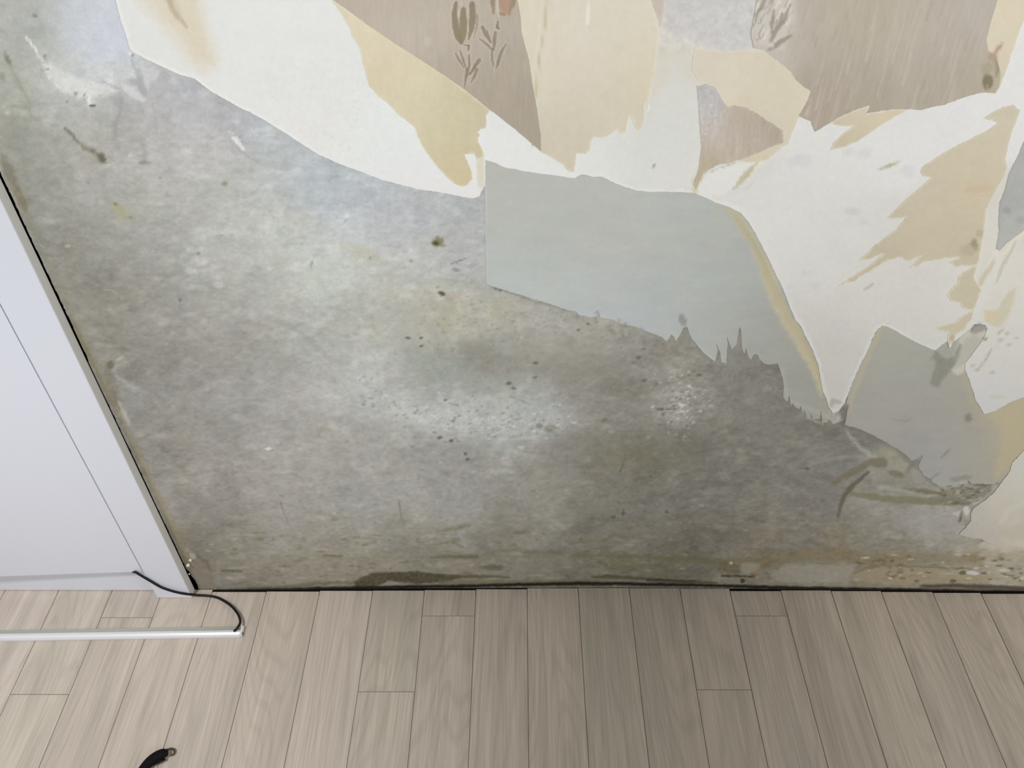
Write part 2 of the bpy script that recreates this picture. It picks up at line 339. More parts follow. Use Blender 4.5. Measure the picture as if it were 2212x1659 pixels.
P.blob(970, 690, 30, 30, (174,172,148), .45, 0, .6, .6, .3); P.blob(1080, 665, 42, 22, (165,162,138), .35, 10, .9, .6, .3); P.blob(780, 545, 40, 12, (178,176,150), .35, 20, 1, .6)
P.blob(580, 560, 40, 14, (180,188,180), .3); P.blob(700, 600, 60, 46, (182,190,184), .25, 0, 1, .6)
P.blob(800, 558, 4, 3, (130,130,124), .6); P.blob(888, 564, 5, 4, (134,138,130), .5)
P.stroke([(940,600),(985,608),(1040,614)], [3,5,3], (150,152,146), .4, 4, 3)
# --- blue green smears of old glue
for x, y, rx, ry in ((910,770,40,24),(1080,830,40,18),(960,800,60,30),(1150,880,50,20)): P.blob(x, y, rx, ry, (150,158,150), .45, 0, 1, .6)
P.blob(1030, 770, 40, 30, (128,127,118), .35, 0, 1, .7); P.blob(1250, 790, 90, 30, (122,120,112), .25, 0, 1, .6)
P.blob(1150, 770, 150, 60, (134,133,125), .4, 5, 1, .6); P.blob(930, 700, 120, 50, (160,160,150), .35, 0, 1, .6)
# --- speckled pale crescent where the filler shows
for x, y, rx, ry, a in ((770,820,36,18,.4),(860,880,50,16,.5),(930,905,60,18,.5),(1010,915,60,20,.55),(1100,915,70,22,.5),(1180,900,45,22,.35),(1060,870,60,16,.3),(870,855,40,14,.3)):
    P.blob(x, y, rx, ry, (186,189,190), a, 10, 1, .7, .65)
for k in range(210):
    t = rnd.random(); x = 780+t*470+rnd.gauss(0, 14); y = 835+math.sin(min(1, t*1.25)*math.pi*.62)*88+rnd.gauss(0, 20)
    c = (205,207,208) if rnd.random() < .5 else (112,111,104)
    P.blob(x, y, rnd.uniform(1.5, 5), rnd.uniform(1.2, 2.6), c, rnd.uniform(.2, .55), rnd.uniform(-15, 15), 1.2, .5)
P.stroke([(860,885),(930,915),(1010,925)], 3, (196,200,200), .4, 6, 4); P.stroke([(1080,948),(1150,946)], [2,5], (186,194,192), .5, 5, 3)
P.stroke([(970,870),(990,876)], 3, (104,104,98), .6, 3, 2); P.stroke([(1100,855),(1135,868)], [2,5], (118,120,116), .6, 3, 3); P.stroke([(1115,860),(1160,872)], 2, (186,190,188), .5, 2, 2)
P.blob(1190, 925, 11, 9, (104,102,94), .6, 0, .9, .6); P.blob(1165, 920, 8, 6, (110,108,100), .6); P.blob(1205, 920, 22, 16, (168,168,160), .35, 0, 1, .8, .5)
P.blob(1125, 966, 8, 4, (182,188,186), .7)
# --- right patch of speckled filler
for x, y, rx, ry, a in ((1440,845,28,12,.45),(1480,848,34,18,.5),(1450,890,32,20,.4),(1475,905,26,16,.35),(1420,850,14,12,.5),(1530,860,20,26,.3)):
    P.blob(x, y, rx, ry, (166,167,164), a, 0, 1, .7, .7)
for k in range(120):
    x = rnd.gauss(1465, 32); y = rnd.gauss(870, 32)
    P.blob(x, y, rnd.uniform(1.5, 5), rnd.uniform(1.2, 2.8), (188,190,188) if rnd.random() < .6 else (92,91,84), rnd.uniform(.35, .7), rnd.uniform(-25, 25), .9, .4)
P.stroke([(1420,884),(1432,883)], 5, (78,76,70), .7, 3, 1); P.stroke([(1438,883),(1460,883)], 2.5, (84,82,76), .7, 2, 1)
P.blob(1305, 908, 7, 5, (96,93,84), .6, -20, .9, .5); P.blob(1268, 915, 6, 2, (170,170,166), .7); P.blob(1320, 932, 6, 4, (160,160,152), .5)
# --- small pits
for k in range(420):
    x = rnd.uniform(900, 1720); y = 640+max(0, x-1100)*.12+rnd.random()**1.2*300
    P.blob(x, y, rnd.uniform(1.3, 4.5), rnd.uniform(1.1, 2.6), (104,102,94), rnd.uniform(.1, .36), rnd.uniform(-30, 30), 1.2, .5)
for k in range(420):
    x = rnd.uniform(340, 2050); y = rnd.uniform(950, 1230)
    P.blob(x, y, rnd.uniform(1.5, 6), rnd.uniform(1.1, 2.6), (108,105,94) if rnd.random() < .75 else (165,163,155), rnd.uniform(.12, .4), rnd.uniform(-12, 12), .9, .5)
for k in range(300):
    x = rnd.uniform(0, 1000); y = rnd.uniform(200, 800)
    P.blob(x, y, rnd.uniform(1.5, 5), rnd.uniform(1.1, 3), (136,136,128) if rnd.random() < .6 else (204,204,200), rnd.uniform(.1, .32), rnd.uniform(-30, 30), .9, .5)
for x, y in ((1071,624),(1080,627),(1250,713),(1270,700),(1156,784),(1155,815),(1110,839),(1098,828),(1380,773),(1390,754),(962,864),(881,730),(910,730),(910,748),(1392,822),(1005,980),(1010,992),(975,952),(950,945),(1405,1029),(1347,1110),(1744,1012),(1440,1107),(1325,1118),(1512,810)):
    P.blob(x, y, rnd.uniform(3.5, 6), rnd.uniform(2.2, 3.6), (84,83,76), .7, rnd.uniform(-20, 20), .8, .4)
P.stroke([(1060,620),(1110,634),(1150,650),(1190,661),(1240,676)], [5,5,4,4,3], (122,122,114), .65, 3, 2, .4)
P.stroke([(1353,968),(1350,992),(1340,1018)], [1.5,2.5,5], (96,94,82), .75, 2, 1); P.stroke([(1347,1103),(1345,1114)], 4, (84,84,80), .8, 2)
P.stroke([(1100,795),(1160,800),(1260,815)], [8,16,6], (126,124,114), .25, 12, 6); P.blob(1380, 835, 80, 16, (112,109,100), .4, 6, 1, .5); P.blob(1330, 850, 60, 10, (104,102,94), .3, 14, 1, .5)
P.blob(1370, 990, 90, 40, (108,107,90), .35, 0, 1, .5); P.blob(1250, 960, 60, 30, (118,116,108), .35, 0, 1, .6); P.blob(1480, 960, 120, 26, (110,108,98), .3, 4, 1, .6)
P.blob(1650, 905, 60, 60, (122,121,115), .35, 20, 1, .6); P.blob(1600, 760, 50, 40, (130,130,124), .4)
# --- scrapes at the right, with painted shade along the torn lining edge
P.stroke([(1825,925),(1850,960),(1880,985),(1910,1000)], [3,10,10,5], (176,176,168), .6, 6, 5, .4)
P.stroke([(1760,1000),(1830,985),(1870,990)], [3,8,5], (150,149,140), .45, 6, 4)
P.stroke([(1835,920),(1880,930),(1930,960)], [6,12,6], (118,117,108), .6, 5, 3)
P.poly([(1880,985),(1930,968),(1985,1010),(2020,1040),(2060,1052),(2110,1060),(2080,1075),(1990,1060),(1900,1040),(1870,1010)], (144,142,130), .5, 26, 12, .4)
P.blob(1925, 980, 20, 10, (152,148,124), .6, 10, .9, .6); P.blob(1945, 1005, 22, 14, (154,152,138), .5, 0, .9, .6); P.blob(1938, 1025, 16, 7, (112,110,92), .7, 20, .9, .5)
P.blob(1992, 1030, 22, 14, (142,144,138), .5, 30, .9, .5); P.blob(1965, 1012, 6, 12, (120,118,106), .5, 30)
P.stroke([(1925,960),(1960,985),(1985,1000),(2010,1032)], [5,6,6,4], (120,118,110), .6, 4, 3)
P.stroke([(1800,1045),(1840,1020),(1880,1000),(1905,1000)], [10,14,16,24], (112,106,90), .75, 6, 3)
P.stroke([(1812,1116),(1815,1095),(1825,1070),(1845,1045),(1875,1020)], [6,8,10,10,7], (98,92,78), .85, 4, 2)
P.stroke([(1808,1100),(1808,1065),(1825,1030)], [3,5,3], (132,128,118), .5, 4, 3)
P.stroke([(1840,1068),(1900,1076),(1970,1082),(2040,1084),(2090,1086)], [8,14,16,16,10], (120,118,96), .85, 5, 3)
P.stroke([(1950,1056),(2000,1062),(2030,1066)], [5,11,6], (112,110,88), .85, 4, 3)
P.stroke([(1900,1052),(1970,1062)], [8,5], (168,170,160), .5, 7, 4)
P.poly([(2035,1062),(2070,1052),(2105,1048),(2150,1047),(2140,1062),(2115,1078),(2085,1092),(2040,1088),(2020,1075)], (122,119,104), .85, 6, 5, .35)
P.stroke([(2095,1042),(2125,1048),(2155,1043)], [7,8,4], (106,104,92), .85, 4, 3); P.blob(2072, 1030, 22, 9, (132,133,126), .6, -12, 1, .5)
for k in range(60): P.blob(rnd.uniform(2030, 2120), rnd.uniform(1048, 1090), rnd.uniform(2, 7), rnd.uniform(1.2, 2.4), (96,92,76) if rnd.random() < .6 else (164,162,152), .6, rnd.uniform(-20, 5), .9, .4)
P.blob(1970, 1115, 60, 20, (150,150,148), .4, 0, 1, .6); P.blob(2020, 1140, 50, 24, (158,156,156), .5, 0, 1, .6)
P.blob(2088, 1104, 6, 9, (226,224,218), .9, 0, .7, .4); P.blob(2070, 1110, 10, 6, (184,182,176), .7, 0, .9, .6)
P.stroke([(2078,1105),(2074,1125)], [3,6], (88,86,78), .8, 3, 2); P.blob(2088, 1130, 10, 7, (132,130,130), .7, 20, .9, .5)
P.blob(2139, 1171, 8, 5, (66,63,54), .85, 10, .8, .5); P.blob(2124, 1169, 5, 3, (116,113,104), .7)
P.stroke([(1826,922),(1862,932),(1885,942),(1912,958),(1948,980),(1962,995),(1988,1014),(2012,1042),(2034,1056)], [9,9,9,9,10,10,10,9,5], (116,114,107), .6, 5, 3, .3)  # shade line painted on the plaster under the torn lining
P.poly([(1786,884),(1812,886),(1818,908),(1800,916),(1786,906)], (186,185,178), .65, 4, 4, .3); P.stroke([(1781,884),(1783,930),(1781,960)], [10,9,5], (112,111,105), .6, 4, 2)
P.stroke([(1740,898),(1742,925)], [6,3], (116,115,108), .5, 3, 2); P.stroke([(1745,902),(1768,912),(1776,914)], 5, (176,175,168), .5, 4, 3)
for k in range(80):
    x = rnd.uniform(1240, 1800); y = np.interp(x, [1240,1400,1545,1690,1800], [678,728,790,830,915])+rnd.uniform(0, 16)
    P.blob(x, y, rnd.uniform(2, 5), rnd.uniform(2, 7), (112,111,104), rnd.uniform(.2, .5), rnd.uniform(-25, 25), 1, .5)
# --- bands above the skirting line: tide mark, grime, glue
P.stroke([(560,1205),(700,1208),(900,1207),(1050,1205),(1250,1205),(1480,1207)], [3,5,6,8,8,6], (118,114,94), .5, 8, 4, .3)
P.stroke([(930,1207),(1030,1206)], [3,8], (92,88,72), .65, 5, 2); P.stroke([(1050,1198),(1110,1190),(1170,1196),(1210,1200)], [6,8,8,6], (108,104,88), .5, 6, 3)
P.stroke([(1240,1203),(1400,1206),(1560,1216),(1640,1212)], [6,9,13,8], (96,93,68), .6, 8, 4, .3)
P.blob(1345, 1222, 38, 16, (104,102,74), .5, 0, 1, .6, .3); P.blob(1068, 1230, 26, 6, (96,91,78), .7, 3, .9, .4)
P.stroke([(1400,1225),(1480,1218),(1560,1220)], [6,10,8], (100,97,76), .4, 10, 5)
P.stroke([(1650,1210),(1750,1200),(1850,1205),(1950,1205),(2120,1210)], [16,22,24,20,16], (124,114,88), .55, 14, 5, .3)
for x, y, rx in ((1740,1195,24),(1815,1190,18),(1690,1205,22),(1610,1215,28),(1905,1215,40),(2110,1205,26)): P.blob(x, y, rx, 9, (128,114,86), .4, 0, 1, .6, .3)
P.stroke([(1625,1243),(1650,1225),(1680,1212)], [9,7,5], (112,92,66), .65, 6, 3); P.blob(1622, 1230, 20, 12, (150,143,128), .5)
P.stroke([(1560,1248),(1630,1249)], [5,5], (56,50,34), .8, 3, 2, .4); P.blob(1605, 1259, 5, 5, (50,46,34), .8); P.blob(1575, 1232, 18, 12, (84,80,50), .55, 0, 1, .7, .4); P.blob(1580, 1219, 3, 3, (180,176,160), .8)
P.poly([(1700,1222),(1850,1222),(1840,1240),(1830,1262),(1680,1262),(1660,1240)], (150,149,140), .55, 8, 5)
P.poly([(1835,1245),(1860,1228),(1900,1222),(2000,1230),(2080,1238),(2150,1245),(2140,1262),(1900,1262),(1850,1258)], (150,140,116), .6, 8, 5, .2)
for k in range(90): P.blob(rnd.uniform(1840, 2212), rnd.uniform(1195, 1258), rnd.uniform(2, 9), rnd.uniform(1.3, 3.2), (92,84,64) if rnd.random() < .6 else (188,182,166), rnd.uniform(.3, .75), rnd.uniform(-12, 12), .9, .5)
P.stroke([(1845,1240),(1870,1228),(1900,1225)], [3,6,4], (110,100,88), .6, 4, 3); P.stroke([(1880,1222),(2000,1226),(2100,1230)], [3,4,3], (112,98,68), .6, 4, 3)
P.blob(2100, 1238, 13, 4, (228,222,206), .95, 4, .6, .3); P.blob(2080, 1238, 8, 5, (84,76,58), .7); P.blob(2060, 1256, 8, 4, (80,74,54), .7); P.blob(2170, 1232, 14, 4, (196,192,174), .6)
P.stroke([(2120,1198),(2160,1200),(2212,1200)], [10,10,14], (160,154,134), .5, 10, 5); P.poly([(2115,1180),(2150,1188),(2250,1192),(2250,1160),(2130,1165)], (182,178,168), .8, 10, 4)
for k in range(180): P.blob(rnd.uniform(440, 1500), rnd.uniform(1150, 1262), rnd.uniform(3, 13), rnd.uniform(1.3, 3.4), (100,95,76) if rnd.random() < .6 else (160,156,140), rnd.uniform(.15, .5), rnd.uniform(-6, 6), .9, .5)
P.stroke([(478,1234),(520,1235)], [5,6], (92,88,70), .75, 4, 2); P.stroke([(700,1202),(740,1202)], [5,4], (100,96,74), .7, 4, 2); P.stroke([(490,1229),(530,1227)], 3, (158,154,136), .6, 3, 2)
for x, y, rx in ((970,1146,30),(1000,1138,16),(960,1175,30),(1125,1152,14),(1370,1140,26),(1250,1175,20),(1300,1172,12)): P.blob(x, y, rx, 4.5, (106,103,80), .5, -8, 1, .7, .4)
P.stroke([(980,1175),(1000,1183)], [3,4], (100,96,80), .6, 4, 2)
P.poly([(425,1210),(445,1215),(458,1235),(452,1262),(470,1278),(430,1282),(418,1240)], (120,112,100), .7, 10, 6, .2)
P.stroke([(425,1200),(445,1212),(455,1232)], [4,7,5], (96,91,78), .6, 5, 3); P.blob(414, 1202, 6, 7, (168,160,152), .6, 0, 1, .8); P.blob(404, 1188, 5, 6, (146,136,128), .5, 0, 1, .8)
# dark scar along the foot
P.stroke([(470,1276),(560,1272),(640,1268),(700,1262),(760,1262)], [5,6,8,9,8], (96,92,74), .7, 5, 3)
P.poly([(765,1258),(800,1243),(850,1238),(900,1238),(950,1245),(1000,1250),(960,1262),(900,1266),(840,1258),(810,1270),(765,1272)], (66,62,48), .9, 5, 3, .2)
P.stroke([(960,1250),(1030,1249),(1100,1252)], [8,7,3], (82,78,62), .8, 5, 2); P.stroke([(950,1262),(1100,1262),(1300,1262)], [12,9,8], (104,99,80), .7, 6, 2)
P.stroke([(1280,1252),(1310,1250),(1400,1256),(1500,1260)], [4,9,6,5], (70,66,50), .7, 5, 2)
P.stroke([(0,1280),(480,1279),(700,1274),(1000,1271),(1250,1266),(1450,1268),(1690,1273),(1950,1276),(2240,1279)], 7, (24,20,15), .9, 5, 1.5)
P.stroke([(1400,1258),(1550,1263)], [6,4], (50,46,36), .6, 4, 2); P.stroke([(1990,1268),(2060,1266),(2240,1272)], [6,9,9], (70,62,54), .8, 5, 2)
cols = P.albedo()
Y = relief(X, Z)
void = X < edge_x(Z)
Y = np.where(void, .03, Y)
cols[void] = (.01, .009, .007)
nx, nz = len(xs), len(zs)
idx = np.arange(nx*nz).reshape(nz, nx)
faces = np.stack([idx[:-1, :-1], idx[:-1, 1:], idx[1:, 1:], idx[1:, :-1]], -1).reshape(-1, 4)
me = bpy.data.meshes.new('wall_back')
me.vertices.add(nx*nz); me.vertices.foreach_set('co', np.stack([X, Y, Z], -1).astype(np.float32).ravel())
me.loops.add(faces.size); me.loops.foreach_set('vertex_index', faces.astype(np.int32).ravel())
me.polygons.add(len(faces)); me.polygons.foreach_set('loop_start', np.arange(0, faces.size, 4, dtype=np.int32))
me.update(calc_edges=True); me.validate()
ca = me.color_attributes.new('Col', 'FLOAT_COLOR', 'POINT')
c4 = np.ones((nx*nz, 4), np.float32); c4[:, :3] = cols; ca.data.foreach_set('color', c4.ravel())
me.polygons.foreach_set('use_smooth', [True]*len(me.polygons))
me.materials.append(M_PLASTER)
WALL = bpy.data.objects.new('wall_back', me); COL.objects.link(WALL); structure(WALL)
WALL['label'] = 'bare grey plaster wall with torn wallpaper left on it'

# ------------------------------------------------------------------ paper sheets left on the wall
def fray(pts, amp, step=3.0, seed=0, lim=None):
    out = []; n = len(pts)
    for k in range(n):
        a = Vector(pts[k]); b = Vector(pts[(k+1) % n]); m = max(1, int((b-a).length/step))
        nrm = Vector((-(b-a).y, (b-a).x)); nrm = nrm.normalized() if nrm.length else nrm
        for j in range(m):
            p = a.lerp(b, j/m); q = rnd.uniform(-1, 1)*.45 + float(fbm(np.array([p.x/9]), np.array([p.y/9]), seed, 3)[0])
            out.append(p+nrm*q*amp)
    return out
SHEETS = []
def sheet(name, pts, depth, painter, m, label, fr=1.2, grid=.003, seed=0, thick=.0004):
    pp = fray(pts, fr, 3.0, seed)
    w2 = []
    for p in pp:
        q = at(p[0], p[1], y=-depth); w2.append((q.x, q.z))
    n = len(w2); A = np.array(w2)
    gx = np.arange(A[:, 0].min(), A[:, 0].max(), grid); gz = np.arange(A[:, 1].min(), A[:, 1].max(), grid)
    if len(gx) and len(gz):
        QX, QZ = np.meshgrid(gx, gz); QX = QX.ravel(); QZ = QZ.ravel()
        ok = sdist(A, QX, QZ) < -grid*.4
        G = np.stack([QX[ok], QZ[ok]], -1)
        G = G + (np.random.RandomState(seed).rand(*G.shape)-.5)*grid*.15
    else: G = np.zeros((0, 2))
    allv = [Vector(v) for v in w2] + [Vector(g) for g in G]
    ov, oe, of, *_ = delaunay_2d_cdt(allv, [], [list(range(n))], 1, 1e-6)
    V2 = np.array([(v.x, v.y) for v in ov])
    U_, V_ = wall_to_photo(V2[:, 0], V2[:, 1], -depth)
    Pn = Paint(U_, V_); Pn.poly_ref = np.array(pp, dtype=float) if False else np.array([(p[0], p[1]) for p in pp])
    painter(Pn); Pn.desat(.84 if 'yellowed' in name else .9)
    if 'yellowed' in name: Pn.C += np.array([.3, -.5, .5])
    C = Pn.albedo()
    bow = relief(V2[:, 0], V2[:, 1])
    verts = [(x, b-depth, z) for (x, z), b in zip(V2, bow)]
    cnt = {}
    for f in of:
        for k in range(len(f)):
            e = (f[k], f[(k+1) % len(f)]); cnt[frozenset(e)] = cnt.get(frozenset(e), 0)+1
    fs = []
    for f in of:
        a, b, c = (V2[f[0]], V2[f[1]], V2[f[2]])
        area2 = (b[0]-a[0])*(c[1]-a[1])-(b[1]-a[1])*(c[0]-a[0])
        fs.append(tuple(f) if area2 > 0 else tuple(f[::-1]))
    back = {}; cl = list(C)
    def bk(i):
        if i not in back:
            back[i] = len(verts); x, y, z = verts[i]; verts.append((x, y+thick, z)); cl.append(C[i])
        return back[i]
    for f in list(fs):
        for k in range(len(f)):
            i, j = f[k], f[(k+1) % len(f)]
            if cnt[frozenset((i, j))] == 1: fs.append((j, i, bk(i), bk(j)))
    o = mesh_obj(name, verts, fs, m, WALL, np.array(cl)); o['label'] = label
    SHEETS.append(o); return o
def rim(Pn, w, col, a=.8, rough=3.0):
    d = sdist(Pn.poly_ref, Pn.U, Pn.V) + rough*Pn.W1
    Pn.mix(np.arange(len(d)), a*np.clip((d+w)/2.0, 0, 1), col)

# grey lining paper -------------------------------------------------
LINER_A = [(1047,335),(1070,340),(1110,345),(1240,360),(1400,380),(1500,385),(1600,430),(1650,510),(1690,590),(1722,660),(1762,730),(1782,800),(1792,860),(1797,886),(1789,884),(1788,912),(1776,913),(1774,884),(1770,906),(1756,904),(1752,894),(1749,905),(1742,900),(1738,886),(1733,893),(1730,876),(1726,884),(1718,880),(1712,872),(1708,878),(1705,854),(1701,868),(1692,860),(1693,835),(1690,815),(1685,800),(1680,786),(1660,788),(1650,785),(1640,775),(1635,765),(1628,766),(1622,778),(1616,770),(1611,752),(1608,765),(1602,750),(1601,715),(1597,705),(1590,745),(1580,755),(1577,745),(1570,727),(1572,740),(1568,785),(1558,782),(1555,760),(1547,740),(1550,755),(1545,781),(1535,775),(1520,762),(1505,745),(1492,728),(1484,706),(1476,708),(1470,722),(1460,738),(1456,728),(1450,722),(1440,738),(1430,728),(1400,717),(1370,705),(1345,700),(1320,690),(1297,686),(1293,676),(1290,684),(1275,685),(1250,680),(1245,673),(1220,668),(1190,657),(1150,645),(1110,632),(1075,622),(1051,613),(1050,560),(1048,480),(1047,420)]
def p_liner(q):
    q.field([(1060,370,188,190,184),(1200,400,188,191,185),(1060,500,184,187,181),(1200,500,180,184,178),(1070,590,180,188,188),(1350,450,184,188,182),(1500,450,178,183,179),(1350,550,176,179,173),(1200,600,178,184,182),(1300,660,172,178,180),(1400,690,164,170,172),(1450,640,168,173,170),(1550,550,170,174,168),(1600,600,166,172,170),(1620,700,158,162,158),(1650,750,154,157,152),(1700,800,152,154,147),(1740,860,148,149,141),(1540,740,166,170,166),(1690,700,160,162,154),(1790,890,160,158,150)], 60); q.C -= 5
    q.mottle(3, 26, 41, 3, .8); q.mottle(2.5, 9, 42, 2.5, .8); q.mottle(2, 50, 43, 1, 1, (-1, 0, 1))
    q.stroke([(1548,447),(1575,452),(1600,478),(1625,520),(1650,570),(1668,620),(1692,680),(1722,725),(1745,770),(1765,815),(1776,850)], [6,14,26,24,26,34,26,26,22,18,10], (180,172,143), .85, 9, 6, .25)
    q.stroke([(1590,470),(1640,545),(1660,600),(1700,680),(1745,750),(1770,810)], [8,12,14,14,14,12], (172,160,126), .5, 6, 3)
    q.stroke([(1615,500),(1660,590),(1700,660)], 3, (150,150,138), .4, 3, 2)
    q.stroke([(1440,708),(1500,750),(1560,790),(1690,800),(1700,862),(1790,900)], 8, (172,173,166), .35, 8, 3)
    q.blob(1475, 692, 8, 14, (128,131,128), .85, -20, .5, .2); q.stroke([(1480,705),(1486,725)], 8, (150,153,150), .6, 4)
    for x, y in ((1290,676),(1338,693),(1352,700),(1385,712)): q.blob(x, y, 6, 4, (128,134,136), .6, 0, .8, .5)
    q.stroke([(1050,345),(1049,600)], 3, (196,199,194), .5, 3)
sheet('lining_paper', LINER_A, .0004, p_liner, M_PAPER, 'smooth grey green lining paper with a straight left seam', .8, .003, 1)
LINER_B = [(1905,690),(2030,740),(2110,700),(2230,720),(2240,960),(2212,972),(2187,997),(2180,1021),(2161,1038),(2149,1046),(2099,1046),(2089,1035),(2059,1047),(2034,1053),(2016,1043),(2011,1036),(1994,1026),(1984,1008),(1992,985),(1970,996),(1959,986),(1944,973),(1924,962),(1909,952),(1879,936),(1859,927),(1824,917),(1832,880),(1826,872),(1842,825),(1860,785),(1875,755),(1885,730),(1895,708)]
def p_linerb(q):
    q.field([(1920,730,160,160,148),(1900,800,154,154,147),(1860,860,152,151,143),(1980,800,154,156,148),(2000,880,152,151,144),(2080,830,158,155,146),(1900,910,154,153,148),(1980,950,150,149,148),(2050,980,153,153,151),(2080,900,154,152,147),(2100,1000,156,157,152),(2150,1000,164,159,140),(2180,900,174,167,144),(2060,1030,156,157,156),(2130,940,160,156,143),(2200,940,172,164,136)], 50)
    q.mottle(2.5, 26, 51, 3, .8); q.mottle(2, 9, 52, 2.5, .8)
    q.stroke([(1905,700),(1880,760),(1850,830),(1830,885)], [14,11,10,10], (170,162,140), .7, 6, 3)
    q.stroke([(2085,770),(2083,805),(2095,845),(2104,880)], [14,16,14,16], (166,160,134), .6, 10, 4)
    q.poly([(2125,900),(2150,888),(2240,850),(2240,965),(2205,985),(2175,1020),(2150,1035),(2150,1000),(2165,950),(2150,915)], (176,167,137), .75, 14, 6, .15)
    q.poly([(2050,800),(2070,735),(2090,705),(2110,690),(2140,690),(2140,725),(2120,750),(2100,775),(2088,800),(2070,812)], (187,184,173), .9, 6, 3)
    q.blob(2113, 710, 17, 10, (143,141,132), .85, -25, .5, .3); q.stroke([(2098,712),(2112,699),(2128,704),(2131,714)], 2.5, (112,110,102), .6, 2, 1); q.blob(2127, 731, 5, 4, (126,124,116), .8)
    q.poly([(2072,740),(2079,748),(2070,780),(2055,800),(2040,820),(2025,836),(2010,832),(2015,805),(2022,785),(2015,772),(2008,778),(2020,757),(2032,767),(2045,775),(2060,770)], (128,129,120), .85, 4, 3, .2)
    q.poly([(2080,735),(2105,720),(2130,745),(2120,770),(2080,790),(2060,800)], (166,166,157), .7, 8, 4)
    q.blob(2090, 903, 8, 10, (120,117,104), .7, 10, .8, .6); q.stroke([(1925,906),(1960,909),(1975,903)], [2,5,2], (132,132,120), .5, 4, 2)
    q.stroke([(2053,968),(2043,980),(2033,990)], [2,5,2], (122,122,118), .7, 3, 1); q.stroke([(1992,984),(1984,995),(1975,1000)], [3,5,6], (122,121,115), .7, 4, 2)
    q.stroke([(2030,1020),(2015,1032),(2005,1045)], [2,5,8], (128,128,122), .6, 4, 2); q.blob(2075, 1034, 22, 6, (128,129,122), .6, -10, 1, .5)
    q.stroke([(1830,876),(1826,890),(1818,920)], [8,6,8], (120,118,110), .7, 5, 2)
sheet('lining_paper', LINER_B, .0004, p_linerb, M_PAPER, 'grey lining paper tapering up to a point at the right', 1.5, .003, 2)

# white backing paper ----------------------------------------------
WHITE_L = [(240,-30),(250,0),(262,45),(272,75),(280,104),(291,114),(310,125),(345,142),(385,160),(420,170),(445,190),(470,206),(510,228),(540,243),(580,265),(620,290),(650,310),(690,335),(740,357),(790,375),(830,390),(870,400),(900,408),(950,415),(1000,426),(1022,428),(1036,424),(1040,412),(1048,400),(1048,345),(1070,352),(1090,362),(1110,364),(1135,370),(1180,376),(1225,383),(1241,385),(1252,378),(1264,377),(1280,382),(1300,381),(1320,392),(1345,402),(1370,410),(1400,414),(1440,414),(1480,415),(1500,417),(1520,425),(1545,437),(1575,447),(1600,460),(1618,480),(1632,505),(1645,530),(1660,560),(1672,585),(1685,610),(1698,640),(1705,660),(1718,690),(1730,705),(1742,730),(1757,760),(1768,790),(1772,815),(1778,845),(1785,862),(1790,880),(1800,893),(1812,888),(1824,872),(1832,852),(1842,825),(1860,785),(1875,755),(1885,730),(1895,712),(1905,704),(1915,705),(1935,715),(1960,730),(1990,745),(2020,757),(2030,748),(2045,738),(2065,735),(2085,718),(2105,700),(2128,702),(2131,716),(2122,735),(2110,752),(2096,772),(2086,785),(2085,800),(2092,815),(2098,835),(2104,848),(2108,865),(2118,880),(2126,895),(2150,888),(2180,870),(2212,858),(2250,845),(2250,-30)]
